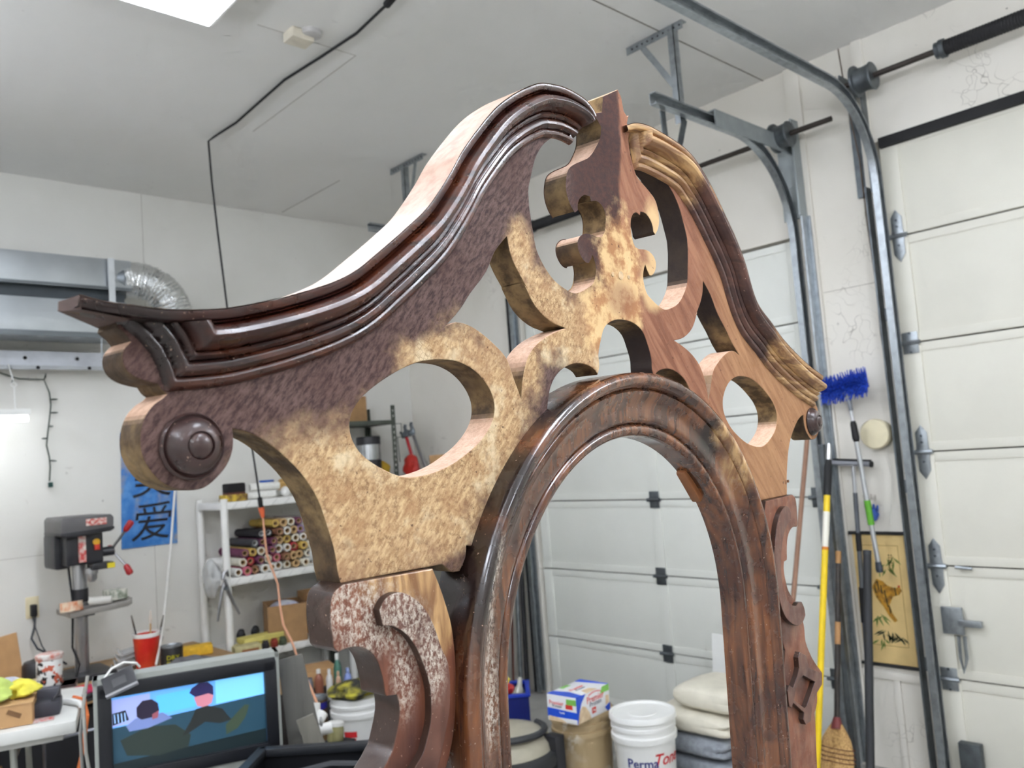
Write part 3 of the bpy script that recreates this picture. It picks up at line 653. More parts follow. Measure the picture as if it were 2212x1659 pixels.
tb = thing('door_track', 'short galvanised track of the far garage door with a tall angle plate', 'track', (3.955, 2.02, 0))
sweep_xz(arc_path(2.845, 3.07, .47, 3.955, 14), 2.03, CH).build('rail', M_GALV, tb)
MB().mm((3.925, 1.962, .02), (3.98, 1.972, 2.70)).mm((3.97, 1.945, .02), (3.98, 1.972, 2.70)).build('jamb_angle', M_GALV, tb)
MB().mm((3.972, 1.965, 2.70), (3.98, 2.085, 3.20)).mm((3.91, 1.962, 2.70), (3.98, 1.972, 3.20)).build('head_plate', M_PLATE, tb)
MB().mm((3.28, 2.004, 3.035), (3.972, 2.010, 3.118)).mm((3.28, 2.004, 3.112), (3.972, 2.04, 3.118)).build('top_angle', M_PLATE, tb)
sb = MB()
for a, b in zip([(2.95,3.05),(2.955,2.945),(2.985,2.885),(3.02,2.872),(3.05,2.90)], [(2.955,2.945),(2.985,2.885),(3.02,2.872),(3.05,2.90),(3.115,3.05)]):
    sb.bar((a[0], 2.06, a[1]), (b[0], 2.06, b[1]), .035, .004, up=(0,1,0))
sb.build('strap_loop', M_GALVD, tb)
tc = thing('door_track', 'track on the left side of the far garage door beside the corner', 'track', (3.955, 4.15, 0))
sweep_xz(arc_path(2.81, 3.05, .38, 3.955, 12), 4.155, CH).build('rail', M_GALV, tc)
MB().mm((3.925, 4.18, .02), (3.98, 4.19, 2.70)).build('jamb_angle', M_DARK, tc)
def hanger(y0, y1, x, zt, ys, label, brace):
    t = thing('track_hanger', label, 'bracket', (x, (y0+y1)/2, ZC))
    MB().mm((x-.018, y0, ZC-.004), (x+.018, y1, ZC-.0005)).mm((x-.018, y0, ZC-.038), (x-.014, y1, ZC-.0005)).build('ceiling_angle', M_GALV, t)
    hl = MB()
    k = int((y1-y0)/.03)
    for i in range(k): hl.tube([(x-.0185, y0+.015+i*.03, ZC-.02), (x-.0200, y0+.015+i*.03, ZC-.02)], .005, 6)
    hl.build('punched_holes', M_DARK, t)
    MB().mm((x-.02, ys-.003, zt), (x+.016, ys+.001, ZC-.004)).mm((x-.02, ys-.003, zt), (x-.017, ys+.030, ZC-.004)).build('drop_strap', M_GALV, t)
    MB().bar((x-.015, brace[0], ZC-.03), (x-.015, brace[1], brace[2]), .028, .004, up=(1,0,0)).build('diagonal_brace', M_GALV, t)
    return t
hanger(2.01, 2.33, 3.108, 3.03, 2.062, 'punched angle bracket hanging the short track from the ceiling near the near door track', (2.24, 2.07, 3.19))
hanger(3.92, 4.27, 3.09, 3.03, 4.12, 'smaller looking punched bracket on the ceiling above the left end of the pediment', (4.00, 4.12, 3.08))
# torsion shafts
def shaft(label, y0, y1, z, drum_y, s0, s1, plates):
    t = thing('torsion_shaft', label, 'door spring', (3.86, (y0+y1)/2, z))
    MB().tube([(3.86, y0, z), (3.86, y1, z)], .0135, 10).build('shaft', mat((70,64,60), .5, .6), t)
    sp = MB(); N = int((s1-s0)/.012)
    prof = []
    for i in range(N+1):
        h = i*(s1-s0)/N; prof += [(.031, h), (.034, h+.004), (.034, h+.008)]
    sp.lathe(prof, (3.86, s0, z), (0,1,0), 14); sp.build('spring', M_RUBBER, t)
    for s_ in (s0, s1): MB().lathe([(.018,-.02),(.042,-.02),(.042,.0),(.036,.004),(.036,.02),(.018,.02)], (3.86, s_, z), (0,1,0), 14).build('spring_cone', M_GALVD, t)
    for dy in drum_y:
        d = MB().lathe([(.02,-.045),(.062,-.045),(.066,-.04),(.06,-.03),(.056,.0),(.06,.03),(.075,.034),(.075,.045),(.02,.045)], (3.86, dy, z), (0,1,0), 24).build('cable_drum', M_GALVD, t)
    for y in plates: MB().mm((3.83, y-.004, z-.07), (3.999, y+.004, z+.05)).build('bearing_plate', M_GALVD, t)
    return t
shaft('black torsion spring and shaft above the near garage door', -2.15, 1.70, 3.235, [1.555], -.2, 1.215, [1.66, -.22])
shaft('torsion spring and thin shaft above the far garage door', 1.73, 4.30, 3.105, [1.99, 4.2], 2.75, 3.816, [2.70])
# lift cable wire beside the near track
t = solo('hanging_wire', MB().tube([(3.95, 1.70, 3.47), (3.96, 1.69, 3.2), (3.97, 1.665, 2.9), (3.985, 1.67, 2.6), (3.985, 1.66, 2.3), (3.985, 1.665, 2.05), (3.985, 1.652, 1.8), (3.985, 1.65, 1.5), (3.985, 1.655, 1.1), (3.985, 1.65, .8), (3.985, 1.648, .3)], .0035, 6), mat((96,80,66), .6), 'thin dark wire running down beside the near door track', 'wire')

# ---------------------------------------------------------------- things on and against the pillar between the doors
t = thing('alarm_bell', 'round cream alarm bell on the wall between the doors', 'bell', (3.99, 1.727, 1.58))
MB().lathe([(.062,0),(.066,.004),(.066,.032),(.062,.036)], (XR, 1.727, 1.578), (-1,0,0), 32).build('base', mat((206,198,168), .5), t)
MB().lathe([(.070,.034),(.072,.040),(.072,.058),(.066,.066),(.03,.068),(.0005,.068)], (XR, 1.727, 1.578), (-1,0,0), 32).build('cover', mat((222,212,180), .42), t)
MB().tube([(3.985, 1.70, 1.51), (3.985, 1.69, 1.35), (3.985, 1.72, 1.15)], .002, 5).build('pull_string', mat((225,222,212), .7), t)

#
#
def lerp(a, b, f): return tuple(V(a)+(V(b)-V(a))*f)
# blue wash brush on a telescopic pole
A = (3.860,1.796,1.762); B = (3.900,1.758,0.946)
t = thing('wash_brush', 'bright blue wash brush on a telescopic aluminium pole hung on the wall', 'brush', B)
hd = (3.870,1.818,1.813)
M_BLUE = NT('blue_bristle'); M_BLUE = M_BLUE.out(M_BLUE.mix(M_BLUE.ramp(M_BLUE.noise(140, 3), .35, .65), lin((34,80,206)), lin((16,40,128))), .7)
ax = (V((3.870,1.707,1.826))-V((3.870,1.934,1.798))).normalized(); ay = Vector((1,0,0)).cross(ax)*-1
bl = random.Random(3); br = MB()
O = V(hd)
for i in range(46):
    for j in range(9):
        a = (i/45-.5)*.225; b = (j/8-.5); x0 = O+ax*a+Vector((0,0,1))*(b*.05)
        tip = x0+ax*bl.uniform(-.008,.008)+Vector((-.030+bl.uniform(-.01,.01)+abs(b)*.03, 0, b*.085+bl.uniform(-.006,.006)))
        br.tube([x0, tip], [.0048,.0018], 4, True)
bo = br.build('bristles', M_BLUE, t); bo['kind'] = 'stuff'
MB().bar(O-ax*.11+V((.012,0,0)), O+ax*.11+V((.012,0,0)), .03, .055).build('block', mat((22,52,150), .6), t, bev=.006)
MB().tube([O+V((0,0,-.03)), A, lerp(A,B,.08)], [.012,.012,.010], 10).build('socket', mat((120,124,130), .4), t)
MB().tube([lerp(A,B,.05), lerp(A,B,.25)], .0085, 10).build('inner_tube', mat((214,216,220), .3, .7), t)
MB().tube([lerp(A,B,.14), lerp(A,B,.16), lerp(A,B,.24), lerp(A,B,.26)], [.010,.015,.017,.012], 10).build('clamp', M_RUBBER, t)
MB().tube([lerp(A,B,.25), lerp(A,B,.96)], .0115, 10).build('outer_tube', mat((208,211,214), .3, .7), t)
MB().tube([lerp(A,B,.60), lerp(A,B,.74)], .0150, 10).build('grip', mat((96,168,48), .5), t)
MB().tube([lerp(A,B,.95), lerp(A,B,.99), lerp(A,B,1.01)], [.013,.017,.014], 10).build('end_cap', mat((70,76,86), .5), t)
# squeegee
A = (3.930,1.843,1.435); B = (3.930,1.875,0.571)
t = thing('squeegee', 'grey squeegee on a dark segmented pole hung behind the blue brush', 'squeegee', B)
P0 = (3.930,1.948,1.453); P1 = (3.930,1.759,1.438)
MB().tube([P0, P1], .0125, 12).build('head_bar', mat((150,152,158), .4, .3), t)
MB().bar(V(P0)+V((.012,0,.006)), V(P1)+V((.012,0,.006)), .004, .03).build('blade', M_RUBBER, t)
MB().tube([P1, lerp(P0,P1,1.05)], .015, 10).build('end_plug', M_RUBBER, t)
MB().tube([A, lerp(A,B,.15)], .009, 10).build('upper_tube', mat((206,208,212), .3, .7), t)
MB().tube([lerp(A,B,.15), lerp(A,B,.38)], .0105, 10).build('middle_tube', mat((112,116,124), .4, .5), t)
MB().tube([lerp(A,B,.37), lerp(A,B,.47)], .0135, 10).build('clamp', M_RUBBER, t)
MB().tube([lerp(A,B,.47), lerp(A,B,.68)], .0115, 10).build('lower_tube', mat((120,124,130), .4, .5), t)
MB().tube([lerp(A,B,.67), lerp(A,B,.86)], .016, 10).build('grip', M_RUBBER, t)
MB().tube([lerp(A,B,.86), lerp(A,B,1.1)], .012, 10).build('end_tube', mat((90,94,110), .4, .4), t)
# yellow extension pole
A = (3.780,1.877,1.550); B = (3.450,1.921,0.192)
t = thing('extension_pole', 'bright yellow fibreglass extension pole leaning against the wall', 'pole', B)
MB().tube([A, lerp(A,B,.035), lerp(A,B,.06)], [.008,.012,.012], 10).build('metal_tip', mat((220,220,222), .25, .9), t)
MB().tube([lerp(A,B,.055), lerp(A,B,.08), lerp(A,B,.175)], [.0125,.018,.018], 12).build('collar', M_RUBBER, t)
MB().tube([lerp(A,B,.17), lerp(A,B,1.05)], .0145, 12).build('shaft', mat((244,208,24), .4), t)
MB().tube([lerp(A,B,.23), lerp(A,B,.345)], .0148, 12).build('sticker', mat((240,236,222), .5), t)
MB().tube([lerp(A,B,.345), lerp(A,B,.355)], .0149, 12).build('stripe', mat((220,130,30), .5), t)
# black pipe
A = (3.840,1.779,1.043); B = (3.550,1.734,0.165)
t = thing('black_pipe', 'thick matt black pipe leaning in front of the painted scroll', 'pipe', B)
MB().tube([A, lerp(A,B,1.06)], .0185, 14, True).build('pipe_wall', mat((40,42,46), .6, 0, .2), t)
MB().tube([lerp(A,B,-.002), lerp(A,B,.02)], .0198, 14).build('end_sleeve', mat((52,54,58), .6), t)
# corn broom
A = (3.800,1.898,1.040); B = (3.620,1.901,0.303); Cc = (3.520,1.884,0.062)
t = thing('corn_broom', 'straw corn broom with worn black handle standing below the pillar', 'broom', Cc)
MB().tube([A, lerp(A,B,.02), B], [.010,.0125,.0125], 10).build('handle', mat((44,40,38), .5, 0, .2, 30, c2=(60,52,46)), t)
MB().tube([lerp(A,B,-.004), lerp(A,B,.07)], .0128, 10).build('worn_tip', mat((176,132,82), .6), t)
MB().tube([lerp(A,B,.42), lerp(A,B,.55)], .0130, 10).build('worn_band', mat((186,140,92), .6), t)
MB().tube([lerp(A,B,.965), B, lerp(B,Cc,.1)], [.014,.022,.026], 10).build('collar', mat((120,44,44), .5), t)
M_STRAW = mat((206,168,110), .8, 0, .45, 40, .4, stretch=(6,6,.4), c2=(150,112,64))
ce = V(B); dn = (V(Cc)-V(B)).normalized(); sd = Vector((0,1,0)); rnd = random.Random(5); hb = MB()
prof = [(.024,.01),(.045,.018),(.066,.022),(.078,.022),(.086,.022)]
hh = [.0,.03,.065,.11,.26]; n = 20
for (a, b), h in zip(prof, hh):
    for k in range(n):
        an = 2*math.pi*k/n; hb.v.append(ce+dn*h+sd*(a*math.cos(an))+Vector((1,0,0))*(b*math.sin(an)))
for i in range(4):
    for k in range(n): hb.f.append((i*n+k, i*n+(k+1) % n, (i+1)*n+(k+1) % n, (i+1)*n+k))
hb.build('straw_head', M_STRAW, t)
for h in (.10, .118, .136, .154):
    MB().tube([ce+dn*h+sd*(.0865*math.cos(2*math.pi*k/18)-(.004 if h < .12 else 0)*math.cos(2*math.pi*k/18))+Vector((1,0,0))*(.0235*math.sin(2*math.pi*k/18)) for k in range(18)], .0022, 5, closed=True).build('stitching', mat((110,70,46), .7), t)
# brown rod and grey rail leaning in front of the far door
solo('wooden_rod', MB().tube([(3.850,2.013,1.619), (3.550,2.021,0.822), (3.350,2.008,0.204)], .0115, 10), mat((150,112,90), .6, 0, .2, 20, stretch=(4,4,.3)), 'plain brown wooden rod leaning in front of the far garage door', 'rod')
A = (3.900,1.975,1.546); B = (3.750,1.896,0.088)
t = thing('metal_rail', 'dark grey metal rail leaning between the yellow pole and the pillar', 'rail', B)
MB().bar(A, lerp(A,B,1.02), .034, .010, up=(1,0,0)).build('web', M_GALVD, t)
MB().bar(V(A)+V((-.012,-.016,0)), V(lerp(A,B,1.02))+V((-.012,-.016,0)), .004, .03, up=(1,0,0)).build('flange', M_GALVD, t)
# work gloves hanging
t = thing('work_gloves', 'blue and white work gloves tied beside the brush pole', 'gloves', (3.970,1.790,1.223))
for i, (px, py, c) in enumerate(((1873,1075,(206,200,190)), (1886,1112,(62,96,176)))):
    q = V((3.965,1.797,1.245) if i == 0 else (3.955,1.784,1.198))
    g = MB().blobby(q, (.014, .026, .032), 10, 8, .25, i)
    for k in range(4): g.tube([q+V((0,-.02+.013*k,.02)), q+V((-.006,-.03+.019*k,.045+.006*math.sin(k)))], [.008,.005], 6)
    g.build('glove', mat(c, .8, 0, .3, 60), t)
# painted hanging scroll
sy0, sy1, sz0, sz1 = 1.672, 1.918, .487, 1.107
t = thing('hanging_scroll', 'yellowed hanging scroll painting with bamboo on the wall between the doors', 'painting', (3.99, (sy0+sy1)/2, sz0))
xs = XR-.006
MB().mm((xs, sy0, sz0), (XR-.001, sy1, sz1)).build('paper', mat((226,196,134), .7, 0, .14, 8), t)
for z in (sz0, sz1): MB().tube([(xs-.006, sy0-.012, z), (xs-.006, sy1+.012, z)], .0085, 8).build('rod', M_RUBBER, t)
bd = MB()
for a, b in (((sy0+.03, sz0+.09), (sy1-.03, sz0+.0925)), ((sy0+.03, sz1-.06), (sy1-.03, sz1-.0575)), ((sy0+.03, sz0+.09), (sy0+.0325, sz1-.06)), ((sy1-.0325, sz0+.09), (sy1-.03, sz1-.06))): bd.mm((xs-.0006, a[0], a[1]), (xs, b[0], b[1]))
bd.build('border_line', mat((160,124,66), .7), t)
def flat(P, m, name, dx=.0008):
    q = MB().prism([(-(y), z) for y, z in P], (xs-dx, 0, 0), (0,-1,0), (0,0,1), -dx*.6); return q.build(name, m, t)
M_INK = mat((46,54,30), .8); M_INKG = mat((98,122,52), .8); M_ANIM = mat((196,142,40), .8, 0, .5, 40, c2=(120,84,32))
flat([(1.83,.80),(1.845,.85),(1.82,.89),(1.79,.88),(1.77,.86),(1.735,.85),(1.715,.86),(1.705,.84),(1.72,.82),(1.75,.81),(1.77,.77),(1.76,.73),(1.74,.70),(1.755,.69),(1.78,.72),(1.80,.76)], M_ANIM, 'painted_beast')
for i, (a, b) in enumerate(((1.83,.84),(1.815,.86),(1.80,.84),(1.785,.82),(1.78,.78),(1.77,.75),(1.735,.835))):
    flat([(a-.004,b-.018),(a+.002,b-.02),(a+.005,b+.018),(a,b+.02)], M_INK, 'painted_stripe', .0014)
flat([(1.712,.856),(1.722,.856),(1.722,.864),(1.712,.864)], mat((190,50,34), .8), 'painted_mark', .0016)
rb = random.Random(11)
def leaves(cy, cz, n, m, sp):
    for i in range(n):
        a = rb.uniform(-2.6, -.5); L = rb.uniform(.03, .06); y = cy+rb.uniform(-sp, sp); z = cz+rb.uniform(-sp*.5, sp*.5)
        d = Vector((math.cos(a), math.sin(a))); e = Vector((-d.y, d.x))*.0045; p = Vector((y, z))
        flat([tuple(p), tuple(p+d*L*.5+e), tuple(p+d*L), tuple(p+d*L*.5-e)], m, 'painted_leaf', .0012)
leaves(1.79, .645, 10, M_INK, .03); leaves(1.74, .63, 8, M_INK, .02); leaves(1.78, .95, 6, M_INKG, .03); leaves(1.74, .99, 5, M_INKG, .02); leaves(1.83, .72, 6, M_INKG, .02); leaves(1.83,.60,5,M_INKG,.02)
flat([(1.80,.90),(1.804,.90),(1.80,1.02),(1.797,1.02)], M_INKG, 'painted_stem')
for i in range(7): 
    for k in range(2): flat([(1.735+k*.012, 1.0-.012*i), (1.740+k*.012, 1.0-.012*i), (1.740+k*.012, 1.007-.012*i), (1.735+k*.012, 1.007-.012*i)], mat((120,96,54), .8), 'painted_script', .001)

# ---------------------------------------------------------------- left wall: duct, strut, lights, poster
M_DUCT = mat((186,192,196), .32, .75, .16, 3.0)
M_DUCTD = mat((120,126,130), .4, .7, .2, 3.0)
t = thing('air_duct', 'galvanised sheet metal air duct running along the left wall', 'duct', (0, 5.0, 2.45))
MB().mm((-3.0, 4.98, 2.735), (1.69, 5.32, 2.905)).build('upper_duct', M_DUCT, t, bev=.004)
MB().mm((-3.0, 4.98, 2.46), (1.66, 5.30, 2.655)).build('lower_duct', M_DUCT, t, bev=.004)
MB().mm((-3.0, 5.02, 2.65), (1.66, 5.30, 2.74)).build('recess', mat((64,70,74), .6, .4), t)
MB().mm((-3.0, 4.965, 2.722), (1.69, 4.985, 2.74)).build('flange', M_DUCTD, t, bev=.002)
MB().mm((-3.0, 4.965, 2.44), (1.66, 4.985, 2.47)).build('flange', M_DUCTD, t, bev=.002)
MB().mm((1.555, 4.955, 2.36), (1.59, 4.962, 2.905)).build('hanger_strap', mat((206,210,212), .35, .6), t)
MB().tube([(1.515, 4.985, 2.44), (1.52, 5.0, 2.33)], .004, 6).build('hanger_rod', M_GALV, t)
# crinkled flexible hose
M_FOIL = NT('aluminium_foil'); M_FOIL.bump(M_FOIL.noise(30, 3, .55), .8, .02); M_FOIL = M_FOIL.out(lin((228,230,230)), .13, .95)
t = thing('flexible_duct', 'crinkled silver foil duct bending down from the metal duct', 'duct', (1.9, 4.95, 2.4))
path = [(1.66,5.08,2.80),(1.73,5.06,2.815),(1.80,5.04,2.80),(1.865,5.02,2.76),(1.915,5.0,2.69),(1.94,4.99,2.61),(1.96,4.98,2.50),(1.97,4.98,2.38),(1.98,4.98,2.24)]
pp = []; rr = []
for i in range(len(path)-1):
    for k in range(8):
        f = (i*8+k)/((len(path)-1)*8)*(len(path)-1); a = int(f); u_ = f-a
        pp.append(V(path[a])*(1-u_)+V(path[a+1])*u_); rr.append(.105*(1+(.045 if (i*8+k) % 2 else -.045)*random.uniform(.3,1.3)))
MB().tube(pp, rr, 28).build('foil_hose', M_FOIL, t, ang=25)
MB().tube([(1.635,5.085,2.80),(1.675,5.075,2.803)], .109, 28).build('collar', M_DUCTD, t)
# perforated strut channel
t = thing('strut_channel', 'white perforated strut channel fixed under the duct', 'channel', (0, 5.35, 2.32))
MB().mm((-3.0, 5.345, 2.325), (1.70, 5.35, 2.412)).mm((-3.0, 5.345, 2.322), (1.70, 5.469, 2.327)).build('channel_body', mat((222,226,234), .4, .3), t)
MB().mm((-3.0, 5.33, 2.305), (1.70, 5.346, 2.327)).build('lip', mat((188,192,196), .4, .4), t)
for i in range(9):
    for (dx, z, yy) in ((0, 2.372, 5.3449), (.062, 2.315, 5.3299)):
        MB().lathe([(.011,0),(.011,.0008)], (1.485-i*.275+dx, yy, z), (0,-1,0), 10).build('hole', M_RUBBER, t)
# hanging fluorescent shop light
t = thing('fluorescent_light', 'white fluorescent shop light hung from the strut by a cord', 'light', (.6, 5.2, 2.0))
MB().mm((.0, 5.14, 2.028), (1.188, 5.28, 2.062)).build('housing', M_WHITE, t, bev=.005)
MB().tube([(.01, 5.21, 2.012), (1.186, 5.21, 2.012)], .016, 12).build('tube', glow((246,250,255), 14.0, 'fluorescent_tube'), t)
MB().tube([(1.125, 5.21, 2.06), (1.13, 5.24, 2.19), (1.115, 5.25, 2.205), (1.13, 5.26, 2.225), (1.145, 5.25, 2.205), (1.13, 5.25, 2.19)], .004, 6).build('hook', M_WHITE, t)
MB().tube([(1.13, 5.25, 2.225), (1.12, 5.32, 2.33)], .0035, 6).build('chain', M_WHITE, t)
# string lights
t = thing('string_lights', 'dark green string of small lights hanging down the left wall', 'string lights', (1.34, 5.44, 1.63))
sp = [(.80,5.44,2.31),(1.0,5.44,2.315),(1.103,5.44,2.296),(1.196,5.44,2.262),(1.328,5.44,2.258),(1.355,5.44,2.18),(1.361,5.44,2.107),(1.352,5.44,2.03),(1.34,5.44,1.94),(1.332,5.44,1.87),(1.345,5.44,1.80),(1.348,5.44,1.74),(1.342,5.44,1.66)]
MB().tube(sp, .0042, 6).build('wire', mat((58,70,62), .6), t)
for (x, z, dx, dz) in ((1.17,2.262,-.012,-.03),(1.33,2.262,.006,.03),(1.36,2.14,.035,.0),(1.36,2.06,.035,0),(1.348,1.98,.02,.0),(1.335,1.91,-.03,0),(1.345,1.78,.035,-.005)):
    MB().tube([(x, 5.44, z), (x+dx*.5, 5.43, z+dz*.5), (x+dx, 5.43, z+dz)], [.005,.006,.003], 6).build('bulb', mat((70,78,74), .4), t)
MB().box((1.347, 5.44, 1.638), (.024, .02, .03)).build('end_plug', mat((28,70,66), .5), t, bev=.004)
# blue banner with brushed characters
py = YL-.004
t = thing('calligraphy_banner', 'blue painted banner with black brushed characters on the left wall', 'banner', (1.91, YL, 1.21))
M_BAN = NT('blue_wash_paint')
f1 = M_BAN.ramp(M_BAN.noise(5, 5, .65, stretch=(1,1,.7)), .5, .68); f2 = M_BAN.ramp(M_BAN.noise(11, 4, .6), .4, .7)
M_BAN = M_BAN.out(M_BAN.mix(f1, M_BAN.mix(f2, lin((52,120,196)), lin((92,152,214))), lin((168,160,152))), .7)
MB().prism([(1.755,1.93),(1.737,1.212),(2.078,1.208),(2.09,1.93)], (0, py, 0), (1,0,0), (0,0,1), .003).build('canvas', M_BAN, t)
M_BLACK = mat((22,24,34), .6)
text_mesh('painted_character', '\u7231', .26, (1.915, py-.0045, 1.345), (1,0,0), (0,0,1), M_BLACK, t, shear=.15)
text_mesh('painted_character', '\u7f8e', .26, (1.93, py-.0045, 1.615), (1,0,0), (0,0,1), M_BLACK, t, shear=.15)
# outlet with plug and leads
t = thing('wall_outlet', 'cream wall outlet with a black plug beside the drill press', 'outlet', (1.245, YL, .90))
MB().mm((1.208, YL-.006, .888), (1.276, YL, 1.008)).build('cover_plate', mat((228,216,180), .45), t, bev=.002)
MB().mm((1.228, YL-.05, .90), (1.258, YL-.006, .965)).build('plug', M_RUBBER, t, bev=.006)
MB().tube([(1.25,YL-.03,.91),(1.245,YL-.03,.84),(1.225,YL-.04,.78),(1.25,YL-.06,.72),(1.31,YL-.10,.68),(1.36,YL-.2,.63)], .006, 6).build('lead', mat((60,64,70), .6), t)
MB().tube([(1.235,YL-.03,.91),(1.25,YL-.03,.83),(1.275,YL-.05,.73),(1.31,YL-.06,.66)], .0035, 6).build('lead', mat((60,64,70), .6), t)
# white cable down the wall
solo('white_cable', MB().tube([(2.051,5.400,1.549), (2.026,5.380,1.399), (1.970,5.300,1.177), (1.904,5.200,0.968), (1.799,5.000,0.787), (1.723,4.850,0.690), (1.665,4.750,0.626)], .007, 7), mat((238,236,230), .5), 'white cable hanging in front of the blue banner', 'cable')

# ---------------------------------------------------------------- low bench and drill press
BZ_ = .575
t = thing('work_bench', 'low wooden work bench along the left wall under the drill press', 'bench', (.9, 5.0, 0))
MB().mm((-.6, 4.62, BZ_-.04), (2.15, 5.455, BZ_)).build('bench_top', mat((176,142,98), .6, 0, .25, 8, stretch=(.2,1,1)), t, bev=.003)
for x in (-.55, .8, 2.08):
    for y in (4.68, 5.40): MB().mm((x-.04, y-.04, 0), (x+.04, y+.04, BZ_-.04)).build('leg', mat((150,116,76), .7), t, bev=.003)
t = thing('drill_press', 'black bench drill press with red handled feed levers', 'drill press', (1.40, 5.1, BZ_))
M_DBLK = mat((46,46,50), .4, .1, .2, 10); M_DGRY = mat((150,146,140), .5, .3); M_STEEL = mat((176,176,178), .3, .85, .2, 8, stretch=(1,1,.3)); M_RED = mat((176,34,40), .4)
MB().mm((1.27, 4.95, BZ_), (1.53, 5.25, BZ_+.03)).build('base_plate', M_DBLK, t, bev=.006)
MB().tube([(1.40, 5.12, BZ_+.02), (1.40, 5.12, 1.22)], .036, 20).build('column', M_STEEL, t)
MB().tube([(1.40, 5.12, .98), (1.40, 5.12, 1.05)], .042, 20).build('column_collar', M_DBLK, t)
MB().prism([(1.262,1.372),(1.275,1.358),(1.512,1.372),(1.528,1.385),(1.53,1.436),(1.515,1.452),(1.275,1.455),(1.262,1.44)], (0, 5.26, 0), (1,0,0), (0,0,1), .34).build('belt_cover', mat((98,96,96), .45, 0, .15), t, bev=.012)
MB().prism([(1.262,1.358),(1.30,1.345),(1.51,1.36),(1.53,1.372),(1.53,1.384),(1.262,1.374)], (0, 5.262, 0), (1,0,0), (0,0,1), .346).build('cover_rim', M_DBLK, t, bev=.004)
MB().mm((1.30, 4.985, 1.19), (1.49, 5.18, 1.36)).build('head_casting', M_DBLK, t, bev=.012)
MB().mm((1.265, 5.08, 1.17), (1.35, 5.30, 1.36)).build('motor', M_DBLK, t, bev=.02)
MB().mm((1.385, 4.916, 1.400), (1.49, 4.9205, 1.436)).build('name_plate', mat((190,60,50), .4, 0, .5, 60, c2=(230,224,214)), t)
MB().mm((1.36, 4.965, 1.205), (1.395, 4.99, 1.345)).build('depth_scale', mat((196,60,56), .4, 0, .5, 30, c2=(220,216,206)), t)
MB().lathe([(.018,0),(.019,.008),(.012,.012)], (1.452, 4.985, 1.305), (0,-1,0), 20).build('switch_button', mat((236,178,40), .4), t)
MB().mm((1.44, 4.97, 1.262), (1.468, 4.985, 1.292)).build('stop_paddle', mat((206,60,44), .4), t, bev=.003)
MB().tube([(1.43, 5.05, 1.24), (1.555, 5.02, 1.245)], .026, 14).build('feed_hub', M_DBLK, t)
MB().mm((1.42, 4.95, 1.155), (1.53, 5.05, 1.19)).build('depth_stop', M_DBLK, t, bev=.004)
MB().mm((1.495, 4.945, 1.157), (1.535, 4.95, 1.185)).build('yellow_label', mat((226,206,40), .5), t)
MB().lathe([(.032,0),(.032,-.03),(.026,-.034),(.026,-.06),(.014,-.075)], (1.435, 5.02, 1.165), (0,0,1), 18).build('chuck', M_STEEL, t)
for a, b, g in (((1.55,5.02,1.26),(1.605,4.99,1.345),(1.64,4.97,1.40)), ((1.555,5.02,1.23),(1.60,4.98,1.16),(1.62,4.96,1.105)), ((1.555,5.02,1.24),(1.565,5.10,1.25),(1.57,5.15,1.25))):
    lv = MB().tube([a, b], .007, 8).build('feed_lever', M_STEEL, t); MB().tube([b, lerp(b,g,.2), lerp(b,g,.85), g], [.011,.017,.019,.012], 12).build('knob', M_RED, lv)
MB().prism([(1.29,.925),(1.58,.94),(1.605,.952),(1.605,.985),(1.58,.972),(1.29,.955)], (0, 5.16, 0), (1,0,0), (0,0,1), .26).build('work_table', M_DGRY, t, bev=.004)
MB().mm((1.34, 5.07, .90), (1.46, 5.17, .965)).build('table_bracket', M_DBLK, t, bev=.004)
MB().tube([(1.35,5.15,1.20),(1.355,5.1,1.0),(1.345,5.07,.90),(1.335,5.05,.75),(1.36,5.02,.66),(1.33,4.98,.60)], .006, 6).build('power_lead', M_RUBBER, t)
# things lying on the drill table
tz = .972
t2 = solo('masking_tape_roll', MB().lathe([(.055,0),(.055,.05),(.038,.05),(.038,0),(.055,0)], (1.305, 4.93, tz-.012), (0,.12,1), 28, False, False), mat((222,206,180), .6, 0, .3, 30, c2=(210,130,90)), 'orange and cream tape roll on the drill table', 'tape roll')
solo('white_tube', MB().tube([(1.40, 4.96, tz+.02), (1.50, 4.91, tz+.018)], .022, 14), mat((206,204,196), .5), 'short white tube lying on the drill table', 'tube')
solo('small_carton', MB().box((1.54, 4.98, tz+.035), (.10, .08, .055), rotz(.2)), mat((214,212,200), .6, 0, .3, 30, c2=(120,130,110)), 'pale printed carton at the end of the drill table', 'carton', bev=.002)

